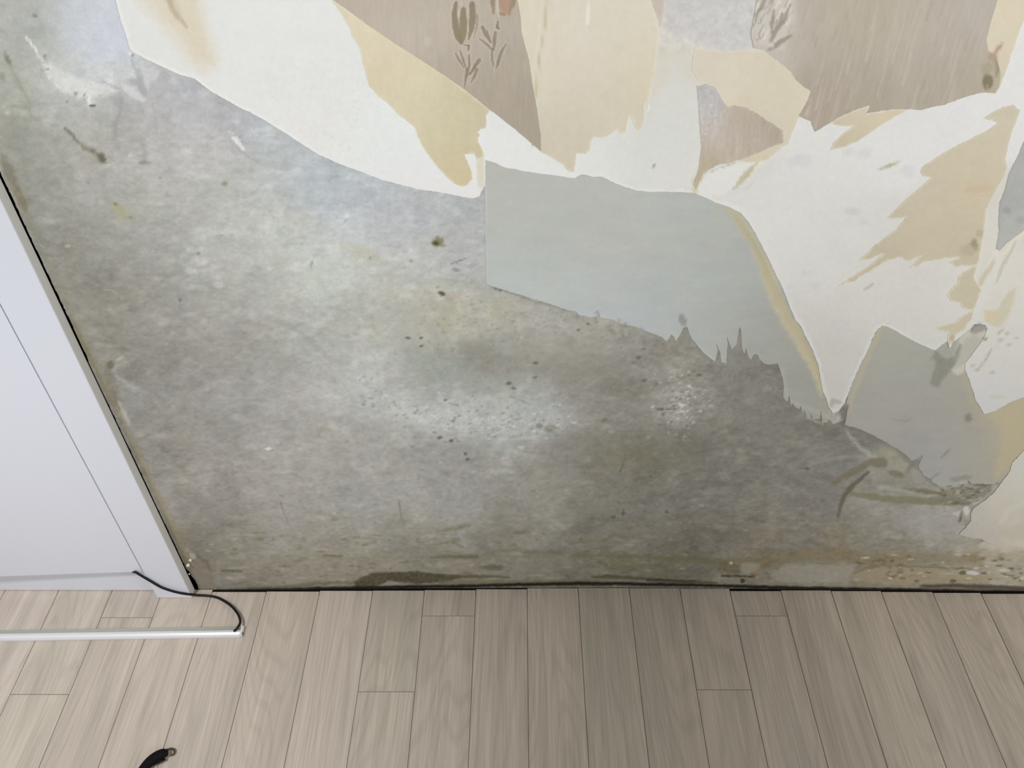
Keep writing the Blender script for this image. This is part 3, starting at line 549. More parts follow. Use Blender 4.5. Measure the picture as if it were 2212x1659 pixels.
def p_white(q):
    q.field([(350,60,224,225,223),(600,100,226,227,225),(600,250,226,226,224),(900,350,226,230,228),(1150,320,226,227,225),(1330,340,220,223,218),(1440,300,212,214,209),(1420,380,208,209,204),(1470,120,216,213,202),(1560,50,205,205,204),(1800,330,216,217,215),(1950,280,218,218,217),(2180,160,222,222,220),(1700,420,208,208,205),(1800,480,205,205,201),(1720,560,201,201,197),(1850,560,203,203,199),(1780,650,192,192,188),(1900,640,196,196,190),(2000,620,200,199,196),(1820,780,184,183,178),(1780,750,184,182,177),(1950,720,192,191,185),(2060,520,206,204,196),(2180,600,206,203,194),(2180,700,200,197,190),(2150,820,196,195,190),(2120,850,198,196,190),(1500,440,205,205,200),(1600,480,206,206,202)], 70)
    q.mottle(2.2, 40, 61, 1, 1); q.mottle(1.6, 9, 62)
    i = q.box(560, 120, 1000, 380); n = fbm(q.U[i]/5, q.V[i]/5, 66, 3); q.C[i] -= (np.clip(n-.15, 0, 1)*12)[:, None]
    rim(q, 6, (239,239,236), .55, 3)
    # yellow veil at the top left
    q.poly([(300,-40),(300,0),(345,50),(385,100),(410,135),(440,155),(470,140),(458,90),(440,40),(425,-40)], (220,210,188), .8, 34, 10, .15)
    q.poly([(330,-40),(350,20),(400,80),(430,130),(462,140),(440,60),(420,-40)], (216,204,176), .45, 22, 8, .2)
    q.stroke([(360,-10),(375,25),(405,60)], [12,12,3], (188,174,150), .85, 5, 2); q.stroke([(375,0),(392,32)], [6,3], (200,186,160), .6, 5, 2)
    # seam bits
    q.stroke([(1029,335),(1030,425)], 3, (240,240,236), .8, 2); q.poly([(1031,335),(1046,330),(1047,400),(1045,410),(1030,400)], (214,208,188), .85, 3, 1)
    # plain step at 1370
    q.poly([(1372,300),(1380,240),(1400,215),(1440,200),(1440,140),(1450,135),(1470,185),(1505,195),(1515,300),(1505,400),(1370,412)], (212,214,209), .6, 4, 2)
    q.poly([(1425,90),(1500,105),(1500,170),(1480,175),(1455,130),(1445,180),(1410,210),(1400,260),(1410,130)], (214,208,196), .7, 12, 5)
    q.stroke([(1394,214),(1398,236)], 6, (236,235,222), .9, 2, 1)
    q.poly([(1436,-40),(1436,60),(1460,80),(1510,90),(1560,110),(1620,108),(1640,60),(1640,-40)], (202,200,200), .85, 12, 5)
    i = q.box(1425, -40, 1640, 120); n = fbm(q.U[i]/7, q.V[i]/7, 70, 3); q.C[i] += (n*13)[:, None]
    q.poly([(1403,-40),(1403,0),(1415,25),(1424,55),(1434,30),(1437,-40)], (200,188,174), .9, 3, 2)
    q.blob(1412, 358, 3.5, 4, (128,126,120), .8, 0, .6); q.blob(1153, 313, 2.5, 5, (96,92,84), .85, 0, .6)
    for x, y in ((1735,345),(1830,330),(1870,330),(1960,370),(1715,350)): q.blob(x, y, 14, 12, (200,201,201), .5, 0, 1, .7)
    # torn fibres below the worn patch
    q.poly([(1502,418),(1506,385),(1540,372),(1600,352),(1640,345),(1650,352),(1620,372),(1600,395),(1560,420),(1520,425)], (224,223,212), .85, 6, 3)
    q.stroke([(1530,375),(1560,362),(1590,350)], [3,3,2], (168,162,148), .6, 2, 2); q.stroke([(1532,378),(1556,365)], 4, (236,236,226), .8, 2)
    q.stroke([(1500,418),(1504,392),(1518,372)], [10,18,14], (192,180,150), .7, 8, 4)
    q.stroke([(1640,348),(1622,368),(1605,385),(1585,408)], [4,13,13,4], (184,177,150), .85, 3, 2); q.stroke([(1612,392),(1625,374),(1638,352)], 3, (230,226,200), .8, 2, 1)
    q.stroke([(1625,395),(1612,408)], 3, (190,188,172), .6, 3)
    q.stroke([(1545,437),(1580,440),(1605,455)], [4,6,4], (226,222,206), .6, 4, 2)
    # loose tan strokes
    q.stroke([(1900,366),(1920,358),(1942,348)], [3,9,4], (176,172,150), .9, 3, 1.5); q.stroke([(1905,355),(1945,347)], 4, (226,222,204), .6, 3); q.stroke([(1925,370),(1940,362)], 5, (222,217,196), .6, 3)
    q.stroke([(1886,612),(1877,620),(1866,626)], [3,7,4], (172,170,160), .85, 3, 1)
    q.stroke([(1705,660),(1745,735),(1772,810),(1790,878)], 9, (208,203,190), .5, 5, 2); q.stroke([(1600,462),(1650,545),(1700,650)], 6, (214,211,200), .4, 5, 2)
    q.stroke([(1895,708),(1860,780),(1830,850)], 6, (206,203,188), .5, 5, 2); q.stroke([(1792,880),(1800,866),(1822,870)], [8,10,5], (142,141,134), .6, 6, 3)
    # dimples
    for x, y in ((1705,620),(1800,695),(1830,695),(1835,455),(1850,457),(1870,480),(1740,590),(1760,620)): q.blob(x, y, 10, 7, (184,184,182), .3, 0, 1, .7)
    # grubby torn corner at the right
    q.poly([(2140,560),(2150,540),(2165,560),(2150,600),(2130,640),(2118,670),(2105,700),(2098,690),(2118,640)], (214,210,198), .7, 5, 3)
    q.stroke([(2150,558),(2132,590),(2112,622)], [4,12,8], (188,178,154), .75, 5, 3); q.stroke([(2200,505),(2185,540),(2165,575),(2152,612)], [3,6,7,3], (180,174,158), .7, 4, 2)
    q.stroke([(2212,500),(2190,520),(2175,545),(2150,560)], [10,6,6,6], (214,211,190), .8, 4, 2)
    q.poly([(2196,622),(2191,650),(2176,685),(2160,705),(2140,702),(2128,690),(2130,672),(2155,668),(2164,650),(2178,632)], (188,184,156), .8, 6, 4, .15)
    q.poly([(2125,672),(2155,668),(2155,690),(2140,700),(2125,690)], (200,186,158), .6, 6, 3)
    q.blob(2113, 710, 17, 11, (140,138,130), .85, -25, .5, .3); q.stroke([(2098,712),(2112,699),(2128,704),(2131,714)], 2.5, (108,106,98), .6, 2, 1)
    q.blob(2127, 731, 5, 4, (124,122,114), .8); q.poly([(2090,722),(2112,720),(2130,720),(2122,745),(2100,772),(2085,780),(2080,760)], (184,181,170), .8, 6, 3)
    q.stroke([(2145,742),(2138,760),(2125,785),(2112,797)], [3,5,4,3], (150,146,134), .6, 3, 3, .4); q.stroke([(2165,712),(2156,722)], 4, (150,148,140), .6, 3, 2); q.stroke([(2190,690),(2150,740),(2110,780),(2085,795)], [4,5,6,8], (216,213,198), .7, 4, 2)
    for x, y in ((2180,744),(2145,805),(2175,720),(2160,735),(2110,800),(2100,790),(2195,730)): q.blob(x, y, 6, 4, (164,161,154), .55, 0, .9, .6)
    q.blob(2057, 730, 4, 4, (160,142,112), .7, 0, .9, .5); q.blob(2067, 730, 4, 4.5, (240,238,230), .9, 0, .6)
    q.blob(2145, 858, 24, 5, (176,173,162), .4); q.blob(2125, 845, 14, 30, (206,203,196), .4)
sheet('backing_paper', WHITE_L, .0009, p_white, M_PAPER, 'white backing paper with a torn lower edge', 1.0, .003, 3)
WHITE_R = [(2250,955),(2212,974),(2187,999),(2182,1020),(2165,1040),(2152,1060),(2130,1080),(2104,1098),(2096,1110),(2098,1124),(2086,1140),(2072,1155),(2095,1162),(2120,1165),(2135,1174),(2160,1178),(2250,1186)]
def p_wr(q):
    q.field([(2200,1020,196,190,182),(2150,1080,188,184,173),(2200,1130,184,180,168),(2110,1140,178,174,166),(2090,1155,168,166,162)], 40)
    q.mottle(3, 24, 71); q.mottle(2, 8, 72); q.stroke([(2160,1130),(2180,1100),(2212,1085)], [5,10,10], (200,194,176), .6, 8, 3); q.blob(2200,1150,40,16,(176,170,152),.5)
sheet('backing_paper', WHITE_R, .0009, p_wr, M_PAPER, 'pale beige backing paper low at the right beside the grey lining', 1.2, .003, 4)
# tiny curled shreds along the seam
# yellowed paper -----------------------------------------------------
YEL_1 = [(712,-30),(718,3),(735,25),(752,55),(762,80),(778,105),(785,140),(797,185),(815,205),(840,225),(862,250),(880,262),(897,277),(902,292),(912,315),(925,335),(945,360),(965,382),(985,398),(1000,404),(1010,400),(1021,386),(1019,370),(1012,352),(1003,334),(1026,332),(1029,345),(1046,336),(1042,322),(1033,306),(1033,298),(1037,291),(1032,286),(1039,279),(1050,277),(1051,262),(1050,252),(1055,244),(1062,236),(1052,225),(1010,192),(960,158),(850,84),(740,8),(710,-30)]
def p_y1(q):
    q.field([(745,30,222,211,182),(800,120,220,210,180),(830,170,218,205,172),(900,200,218,209,178),(960,230,210,200,166),(1020,250,206,194,162),(900,260,216,205,172),(960,300,208,200,164),(1010,290,204,196,160),(985,370,204,188,146),(940,330,212,200,166),(1000,390,206,196,160)], 40)
    q.mottle(4, 30, 81, .5, 1); q.mottle(2.5, 8, 82); q.mottle(2.5, 9, 84, .5, 8); rim(q, 2.5, (222,217,196), .6, 3)
    q.stroke([(720,0),(850,88),(960,160),(1055,236)], 6, (228,222,202), .5, 5, 2)
sheet('yellowed_paper', YEL_1, .0013, p_y1, M_PAPER, 'yellowed paper layer running diagonally left of the tulip print', 1.3, .003, 5)
YEL_2 = [(1105,-30),(1115,30),(1150,260),(1160,315),(1170,328),(1190,340),(1215,355),(1230,372),(1240,373),(1243,355),(1245,332),(1265,333),(1275,325),(1277,305),(1283,296),(1300,298),(1315,293),(1325,284),(1335,276),(1342,290),(1348,288),(1352,285),(1355,262),(1362,249),(1367,263),(1374,277),(1383,284),(1392,258),(1393,225),(1398,238),(1402,215),(1412,160),(1420,110),(1424,70),(1415,30),(1405,0),(1400,-30)]
def p_y2(q):
    q.field([(1150,50,220,213,190),(1150,150,219,212,188),(1250,50,220,213,196),(1350,50,218,214,194),(1250,150,219,210,192),(1380,120,217,208,182),(1250,250,210,204,182),(1350,230,212,204,180),(1220,300,208,200,178),(1235,360,206,198,172)], 50)
    q.mottle(3, 34, 86, .6, 1); q.mottle(2, 8, 87); q.mottle(2, 8, 88, .5, 7); rim(q, 2.0, (228,226,206), .5, 3)
    q.stroke([(1268,-20),(1270,50)], 4, (236,233,222), .9, 2)
    q.stroke([(1184,-20),(1178,50),(1167,110),(1160,160),(1156,210)], [5,4,4,4,3], (194,182,152), .75, 2.5, 1); q.stroke([(1172,0),(1160,110),(1153,210)], [6,5,4], (224,218,196), .5, 4)
sheet('yellowed_paper', YEL_2, .0013, p_y2, M_PAPER, 'broad cream paper layer with a ragged lower edge right of the tulips', 1.3, .003, 6)
YEL_3 = [(1500,104),(1560,110),(1650,107),(1680,125),(1715,155),(1760,195),(1752,205),(1738,228),(1728,248),(1722,262),(1712,285),(1704,312),(1690,318),(1660,345),(1620,352),(1600,348),(1580,330),(1590,260),(1570,235),(1555,205),(1545,188),(1512,178),(1494,150)]
def p_y3(q):
    q.field([(1520,130,216,206,188),(1600,150,214,206,184),(1680,200,211,202,178),(1730,200,212,204,180),(1680,260,208,200,176),(1700,300,206,200,178),(1640,340,204,196,168)], 35)
    q.mottle(2.5, 26, 91); q.mottle(1.5, 8, 92); rim(q, 2.5, (220,216,200), .5, 3)
sheet('yellowed_paper', YEL_3, .0013, p_y3, M_PAPER, 'cream paper island between the two brown prints', 1.1, .003, 7)
YEL_4 = [(2125,-30),(2118,60),(2116,140),(2118,190),(2150,203),(2162,185),(2178,140),(2192,100),(2203,66),(2216,36),(2235,-30)]
def p_y4(q):
    q.field([(2180,20,216,206,178),(2160,80,216,208,182),(2150,130,212,200,174),(2140,190,204,196,172)], 30)
    q.mottle(2.5, 20, 95); rim(q, 2, (224,218,196), .5, 2)
    q.stroke([(2164,95),(2155,106),(2150,118)], [3,8,6], (176,140,114), .8, 4, 2); q.blob(2146, 122, 10, 10, (184,154,132), .7, 0, .9, .5)
    q.stroke([(2148,130),(2152,150),(2150,165)], [8,8,6], (172,160,138), .7, 5, 3)
sheet('yellowed_paper', YEL_4, .0013, p_y4, M_PAPER, 'narrow cream strip of paper at the top right corner', 1.0, .003, 8)
YEL_5 = [(1790,266),(1820,248),(1855,235),(1880,226),(1874,246),(1900,242),(1935,234),(1962,237),(1937,251),(1905,270),(1875,290),(1850,307),(1822,319),(1794,325),(1800,309),(1820,290),(1842,273),(1815,272)]
def p_y5(q):
    q.field([(1850,255,208,198,172),(1900,255,208,196,168),(1830,300,194,185,158),(1860,285,200,190,162)], 25)
    q.mottle(3, 14, 97); rim(q, 2, (222,218,198), .6, 2)
sheet('yellowed_paper', YEL_5, .0013, p_y5, M_PAPER, 'small tan paper tongue under the plain brown wallpaper', .9, .003, 9)
YEL_6 = [(2009,350),(1992,360),(1989,373),(1996,381),(2012,384),(1992,402),(1974,417),(1951,437),(1934,455),(1916,472),(1935,473),(1956,469),(1946,486),(1921,507),(1891,530),(1872,548),(1856,563),(1878,561),(1906,549),(1889,566),(1870,580),(1849,592),(1828,606),(1811,617),(1846,608),(1876,588),(1909,568),(1925,561),(1941,556),(1966,565),(1989,553),(1978,566),(1968,577),(1978,578),(1994,568),(2034,560),(2071,556),(2049,566),(2064,576),(2104,575),(2082,588),(2069,600),(2070,612),(2056,624),(2046,637),(2054,650),(2074,655),(2079,666),(2103,670),(2079,683),(2060,696),(2016,710),(2049,718),(2046,735),(2052,752),(2060,735),(2066,722),(2084,712),(2099,688),(2110,655),(2121,625),(2104,600),(2110,578),(2116,555),(2126,500),(2131,455),(2144,425),(2159,400),(2170,380),(2176,362),(2172,345),(2179,312),(2186,287),(2197,260),(2204,237),(2189,226),(2168,231),(2144,243),(2124,256),(2149,262),(2156,267),(2134,281),(2096,300),(2034,333)]
def p_y6(q):
    q.field([(2060,340,202,193,168),(2150,300,204,195,168),(2000,420,197,188,163),(2100,420,200,188,160),(1960,500,190,181,156),(2060,500,193,184,158),(1880,570,184,176,150),(2090,560,188,180,156),(2080,640,188,180,154),(2060,710,188,180,154),(2180,240,204,196,172)], 40)
    q.mottle(3, 30, 101, 1.5, .8); q.mottle(1.8, 9, 102); rim(q, 2.5, (214,209,190), .65, 3)
    q.blob(2115, 408, 30, 8, (196,176,144), .5, -5); q.blob(2104, 524, 7, 12, (140,126,92), .7, -20, .9, .6); q.blob(2090, 540, 18, 12, (172,162,130), .5); q.blob(2118, 505, 10, 8, (168,160,130), .5)
    q.blob(2057, 730, 7, 6, (172,156,126), .6)
sheet('yellowed_paper', YEL_6, .0013, p_y6, M_PAPER, 'large tan paper patch with splintered left edge at the right', 1.4, .003, 10)
YEL_7 = [(2200,335),(2180,374),(2170,412),(2160,437),(2157,470),(2158,500),(2152,537),(2160,541),(2172,528),(2184,519),(2198,508),(2212,498),(2240,480),(2240,300),(2212,305)]
def p_y7(q):
    q.field([(2200,400,172,173,172),(2180,450,166,167,166),(2170,510,172,174,170),(2200,470,176,177,174)], 20)
    q.mottle(5, 20, 105); q.mottle(3, 8, 106); rim(q, 1.5, (150,150,146), .4, 2)
    q.blob(2175, 455, 10, 8, (150,150,148), .6); q.blob(2205, 475, 12, 8, (154,154,152), .5)
sheet('exposed_plaster', YEL_7, .0012, p_y7, M_PAPER, 'grey wedge of bare plaster showing at the right edge', 1.0, .003, 11)

# printed brown wallpaper ----------------------------------------------
def petal(q, pts, w, col, a=.9, halo=True):
    if q.halo_pass:
        if halo: q.stroke(pts, [x+5 for x in w], (206,196,182), .5, 3, 0)
    else: q.stroke(pts, w, col, a, 1.6, .5)
BR_1 = [(700,-30),(722,2),(740,14),(800,58),(850,92),(910,130),(960,163),(1010,198),(1052,232),(1090,261),(1120,285),(1150,311),(1169,327),(1168,290),(1165,270),(1160,235),(1150,180),(1143,130),(1135,100),(1127,70),(1125,40),(1118,0),(1116,-30)]
def p_b1(q):
    q.field([(760,0,190,177,162),(850,40,190,179,164),(900,60,192,181,167),(950,80,188,178,164),(1020,60,190,180,166),(1090,60,184,174,159),(950,140,182,172,156),(1050,160,180,169,154),(1050,200,176,165,149),(1100,230,174,163,147),(1140,280,172,162,146),(1110,130,178,169,153)], 40)
    q.mottle(4, 22, 111, .5, 1.6); q.mottle(3.5, 7, 112, .35, 4); q.mottle(3, 30, 113, 1, 1, (1, 0, -.6))
    q.blob(870, 80, 80, 40, (196,186,174), .35, 20); q.blob(925, 90, 10, 10, (206,198,186), .4)
    g = (140,126,104)
    for q.halo_pass in (True, False):
        petal(q, [(985,6),(982,28),(984,58),(990,80),(997,93)], [7,12,14,15,7], g, .85)
        petal(q, [(1020,9),(1021,38),(1018,64),(1012,86)], [13,15,11,3], g, .85)
        petal(q, [(1031,32),(1030,58),(1023,83)], [4,6,2], (158,146,126), .75)
        petal(q, [(1001,20),(1001,48),(1000,74),(997,92)], [10,17,16,8], (143,130,102), .85, False)
        if not q.halo_pass:
            q.stroke([(992,20),(990,36)], 2.5, (206,198,184), .8, 2); q.stroke([(1011,22),(1011,60),(1007,84)], 2, (198,188,170), .6, 2); q.stroke([(996,4),(997,14)], 3, (206,198,184), .8, 2)
        petal(q, [(1002,97),(1014,99),(1011,109)], [3,4,4], g, .8)
        # second flower cut by the frame
        q.stroke([(1082,-30),(1090,10),(1100,28)], [20,24,10], (178,150,130), .85, 4, 1); q.stroke([(1098,-30),(1094,8),(1088,26)], [24,26,12], (184,148,126), .6, 6, 1)
        q.stroke([(1068,-30),(1064,5),(1067,30)], [10,10,3], (160,140,118), .85, 2, 1); q.stroke([(1114,-30),(1108,8),(1098,32)], [12,10,2], (162,142,120), .85, 2, 1)
        q.stroke([(1076,-30),(1074,20),(1078,36)], 3, (208,198,182), .8, 2)
        q.stroke([(1080,30),(1090,32)], 5, (150,138,112), .6, 3)
        # stems and leaves
        for pts, wd in (([(1012,100),(1011,110)], [5,3]),
                        ([(984,115),(992,130),(1003,148)], [3,6,2]), ([(994,108),(1000,128),(1008,150)], [3,6,3]), ([(1013,120),(1014,140),(1009,160)], [5,6,5]),
                        ([(1009,150),(1006,170),(1003,190)], [6,6,2]), ([(1035,130),(1026,142),(1016,160)], [10,8,5]), ([(1030,150),(1025,165),(1016,180)], [8,7,2]), ([(1008,165),(1018,155),(1030,138)], [4,4,5]),
                        ([(1076,46),(1074,60)], [5,7]), ([(1072,55),(1078,62)], [3,6]), ([(1042,58),(1050,76),(1058,92)], [7,9,2]), ([(1036,84),(1052,96),(1063,108)], [3,6,4]),
                        ([(1070,70),(1068,90),(1066,108)], [6,9,5]), ([(1063,106),(1063,128),(1066,143)], [5,5,4]), ([(1094,94),(1083,112),(1076,135),(1071,150)], [3,7,8,3]), ([(1052,66),(1060,92)], [3,5])):
            petal(q, pts, wd, (142,130,112), .8)
    q.stroke([(1004,192),(1000,196)], 3, (152,142,126), .5, 2)
sheet('patterned_wallpaper', BR_1, .0016, p_b1, M_PRINT, 'brown wallpaper wedge printed with tulips', .6, .0012, 12)
BR_2 = [(1506,186),(1530,182),(1548,192),(1560,215),(1572,230),(1590,227),(1612,232),(1635,244),(1655,258),(1680,274),(1692,283),(1692,308),(1665,318),(1640,330),(1600,345),(1575,352),(1545,358),(1520,376),(1505,408),(1500,400),(1510,360),(1516,320),(1512,270),(1510,230)]
def p_b2(q):
    q.field([(1525,200,188,185,186),(1535,240,190,188,186),(1530,280,192,186,180),(1590,260,184,172,156),(1640,290,182,172,158),(1680,290,174,162,146),(1560,310,190,178,166),(1600,330,186,174,158),(1530,340,182,170,150),(1515,380,186,172,146)], 25)
    q.mottle(6, 18, 121, .4, 1.6); q.mottle(9, 5, 122, .45, 5); q.mottle(4, 6, 123)
    i = q.box(1505, 180, 1560, 290); n = vnoise(q.U[i]/3.5, q.V[i]/3.5, 9); q.C[i] += (np.clip(n-.7, 0, 1)*60)[:, None]
    rim(q, 2, (206,200,186), .4, 3)
sheet('patterned_wallpaper', BR_2, .0016, p_b2, M_PRINT, 'worn brown and lilac wallpaper remnant with vertical streaks', 1.5, .0022, 13)
BR_3 = [(1640,-30),(1636,0),(1628,40),(1622,70),(1628,104),(1650,108),(1664,120),(1680,130),(1695,142),(1710,156),(1722,175),(1738,188),(1752,196),(1746,214),(1735,235),(1726,250),(1741,258),(1752,262),(1757,275),(1761,285),(1790,267),(1820,249),(1850,236),(1880,227),(1872,245),(1900,240),(1930,236),(1960,235),(1990,238),(2010,232),(2040,226),(2070,215),(2100,205),(2125,200),(2150,201),(2158,190),(2162,160),(2152,120),(2135,110),(2131,85),(2140,50),(2152,12),(2162,-30)]
def p_b3(q):
    q.field([(1700,20,188,178,168),(1740,60,184,176,164),(1800,40,184,174,158),(1900,40,182,174,156),(2000,50,184,175,162),(2100,50,184,176,166),(1750,130,180,172,158),(1850,130,178,170,154),(1950,130,182,174,161),(2080,130,180,171,160),(1780,200,170,158,143),(1880,200,172,163,148),(1980,200,174,166,150),(2080,180,176,166,152),(1770,250,168,156,140),(1740,230,180,170,158),(1640,60,196,190,182),(1650,100,196,188,178),(2130,170,184,174,152)], 40)
    q.mottle(3.5, 26, 131, .6, 1.5); q.mottle(3, 7, 132, .5, 4)
    r2 = random.Random(3)
    for k in range(46):
        x = r2.uniform(1770, 2080); y = r2.uniform(-20, 200); L = r2.uniform(25, 110); dx = -.27-(.12*(x-1900)/200*0)
        q.stroke([(x, y), (x+dx*L, y+L)], [1.5, r2.uniform(3, 6), ][:2], (200,190,175), r2.uniform(.2, .55), 3, 2)
    for k in range(50):
        x = r2.uniform(1740, 2120); y = r2.uniform(-20, 210); L = r2.uniform(10, 50)
        q.stroke([(x, y), (x-.27*L, y+L)], [2, 5], (160,149,132), r2.uniform(.15, .35), 4, 2)
    # grey leaf print
    q.poly([(1618,-40),(1622,60),(1640,100),(1690,110),(1715,60),(1722,-40)], (206,200,192), .6, 12, 6)
    for k in range(60):
        x = r2.uniform(1622, 1715); y = r2.uniform(-20, 90); L = r2.uniform(8, 26)
        q.stroke([(x, y), (x-.5*L, y+L)], [2, r2.uniform(2, 5)], (150,143,132) if r2.random() < .5 else (226,222,214), r2.uniform(.35, .75), 2, 2)
    for pts, wd in (([(1655,-10),(1645,15),(1632,35)], [8,10,4]), ([(1671,24),(1668,50),(1666,70)], [6,9,3]), ([(1706,10),(1695,40),(1678,65),(1665,88)], [5,6,10,6]), ([(1710,76),(1690,88),(1672,100),(1660,108)], [4,11,12,5]), ([(1690,30),(1680,60)], [5,6]), ([(1640,-10),(1618,20)], [6,5])):
        q.stroke(pts, wd, (152,143,128), .8, 3, 2)
    q.blob(1668, 98, 5, 4, (218,212,202), .7, 0, .8, .6)
    # cut leaf near the right end
    q.blob(2134, 176, 11, 17, (126,118,92), .85, 0, .5, .25); q.stroke([(2133,184),(2133,196)], 3, (176,166,148), .8, 2); q.stroke([(2150,130),(2155,150),(2152,166)], [6,7,4], (150,142,118), .7, 4, 2)
    q.blob(2133, 150, 12, 12, (168,160,136), .7, 0, 1, .6); q.blob(2145, 122, 9, 9, (178,150,132), .7)
    q.stroke([(1750,215),(1742,250)], [4,8], (200,190,178), .5, 4, 3); q.stroke([(1738,240),(1748,220)], 3, (156,146,130), .5, 3, 2)
    i = q.box(1650, 100, 1725, 180); q.C[i] += (np.clip(fbm(q.U[i]/3, q.V[i]/9, 77, 2), -1, 1)*8)[:, None]
    q.poly([(1650,106),(1715,108),(1722,170),(1700,150)], (188,184,174), .5, 8, 3)
sheet('patterned_wallpaper', BR_3, .0016, p_b3, M_PRINT, 'large plain brown wallpaper piece with a grey leaf print at its left', .9, .0017, 14)

# ------------------------------------------------------------------ floor boards
EDGE = [-1.31,-1.211,-1.112,-1.012,-.9055,-.8003,-.701,-.602,-.4955,-.391,-.2868,-.1853,-.0845,.016,.116,.216,.3155,.4128,.512,.610,.707,.8065,.8995,.997,1.095,1.194,1.294]
TOPY = {7:1278,8:1277,9:1275.5,10:1275,11:1274,12:1272,13:1270,14:1267,15:1268,16:1269.5,17:1276,18:1274.5,19:1276,20:1278,21:1280,22:1282,23:1283}
JOINT = {3:[-.42],4:[-.2168],5:[-.0625,-.60],6:[-.46],7:[-.39],8:[-.52],9:[-.37],10:[-.21],11:[-.0575,-.55],12:[-.42],13:[-.38],14:[-.47],15:[-.62],16:[-.205],17:[-.0565,-.6],18:[-.46],19:[-.4],20:[-.52],21:[-.38]}
TONE = {4:(.98,1),5:(.96,1.0),6:(1.02,1),7:(1.0,1),8:(1.0,1),9:(1.05,1),10:(1.02,1.03),11:(.98,1),12:(1.0,.99),13:(.98,1),14:(.98,1),15:(.97,1),16:(.98,1)}
fv, ff, fc, foff = [], [], [], []
def plank(x0, x1, y0, y1, tone, tint, off, tv):
    b = .0006; zt = 0.0; g = .00045
    x0 += g; x1 -= g; y0 += g; y1 -= g
    n = len(fv)
    base = np.array([.615, .552, .475])*tone*np.array(tv)*np.array([1, 1, 1/tint])
    for z, i in ((-.0011, 0), (zt-b, 0), (zt, b)):
        for X_, Y_ in ((x0+i, y0+i), (x1-i, y0+i), (x1-i, y1-i), (x0+i, y1-i)): fv.append((X_, Y_, z))
        cc = base if z == zt else base*.82
        fc.extend([cc]*4); foff.extend([off]*4)
    for l in (0, 4):
        for k in range(4): ff.append((n+l+k, n+l+(k+1) % 4, n+l+4+(k+1) % 4, n+l+4+k))
    ff.append((n+8, n+9, n+10, n+11))
for k in range(len(EDGE)-1):
    x0, x1 = EDGE[k], EDGE[k+1]; xm = (x0+x1)/2
    if k in TOPY:
        um = wall_to_photo(xm, 0)[0]; yt = at(um, TOPY[k], z=0).y
        yt = min(yt, float(wall_bow(np.array([xm]), np.array([0.]))[0])-.0012)
    else: yt = .0004 if xm < -.63 else -.004
    js = JOINT.get(k, [-.3-rnd.random()*.3]); cuts = [yt]+js
    while cuts[-1] > -2.2: cuts.append(cuts[-1]-.9)
    for a, b in zip(cuts, cuts[1:]):
        t = TONE.get(k, (1, 1)); tn = t[0]*(1+rnd.uniform(-.035, .035))
        plank(x0, x1, b, a, tn, 1+rnd.uniform(-.01, .015), (rnd.random(), rnd.random(), rnd.random()), (.988, 1.0, .975) if (k in (4, 10, 14) or (k == 9 and a < -.1)) else (1.008, .99, .985))
def floor_mat():
    m = bpy.data.materials.new('pale oak boards'); m.use_nodes = True; N = m.node_tree.nodes; K = m.node_tree.links; b = N['Principled BSDF']
    b.inputs['Roughness'].default_value = .45; b.inputs['Specular IOR Level'].default_value = .25
    tc = N.new('ShaderNodeTexCoord'); at_ = N.new('ShaderNodeAttribute'); at_.attribute_name = 'Col'; of = N.new('ShaderNodeAttribute'); of.attribute_name = 'Off'
    sc = N.new('ShaderNodeVectorMath'); sc.operation = 'SCALE'; K.new(of.outputs['Color'], sc.inputs[0]); sc.inputs['Scale'].default_value = 37
    ad = N.new('ShaderNodeVectorMath'); K.new(tc.outputs['Object'], ad.inputs[0]); K.new(sc.outputs[0], ad.inputs[1])
    def noise(scale, stretch, det, rough=.6):
        mp = N.new('ShaderNodeMapping'); mp.inputs['Scale'].default_value = stretch; K.new(ad.outputs[0], mp.inputs[0])
        n = N.new('ShaderNodeTexNoise'); n.inputs['Scale'].default_value = scale; n.inputs['Detail'].default_value = det; n.inputs['Roughness'].default_value = rough
        K.new(mp.outputs[0], n.inputs['Vector']); return n.outputs['Fac']
    def rng(s, a, c, lo, hi):
        r = N.new('ShaderNodeMapRange'); r.inputs['From Min'].default_value = a; r.inputs['From Max'].default_value = c
        r.inputs['To Min'].default_value = lo; r.inputs['To Max'].default_value = hi; K.new(s, r.inputs['Value']); return r.outputs[0]
    def mul(a, c):
        q = N.new('ShaderNodeMath'); q.operation = 'MULTIPLY'; K.new(a, q.inputs[0]); K.new(c, q.inputs[1]); return q.outputs[0]
    fine = rng(noise(150, (2.2, .05, 1), 4, .7), .35, .68, .88, 1.08)
    mid = rng(noise(22, (1.8, .09, 1), 3), .3, .7, .88, 1.10)
    big = rng(noise(5, (1.4, .35, 1), 2), .3, .7, .97, 1.03)
    # growth rings: bands of a stretched noise
    nr = noise(6.5, (1.3, .16, 1), 1.5, .4)
    s1 = N.new('ShaderNodeMath'); s1.operation = 'MULTIPLY'; s1.inputs[1].default_value = 26*6.283; K.new(nr, s1.inputs[0])
    s2 = N.new('ShaderNodeMath'); s2.operation = 'SINE'; K.new(s1.outputs[0], s2.inputs[0])
    rings = rng(s2.outputs[0], .1, 1.0, 1.0, .92)
    s = mul(mul(fine, mid), mul(big, rings))
    v = N.new('ShaderNodeVectorMath'); v.operation = 'SCALE'; K.new(at_.outputs['Color'], v.inputs[0]); K.new(s, v.inputs['Scale'])
    K.new(v.outputs[0], b.inputs['Base Color'])
    q = N.new('ShaderNodeBump'); q.inputs['Strength'].default_value = .08; q.inputs['Distance'].default_value = .001; K.new(fine, q.inputs['Height']); K.new(q.outputs[0], b.inputs['Normal'])
    return m
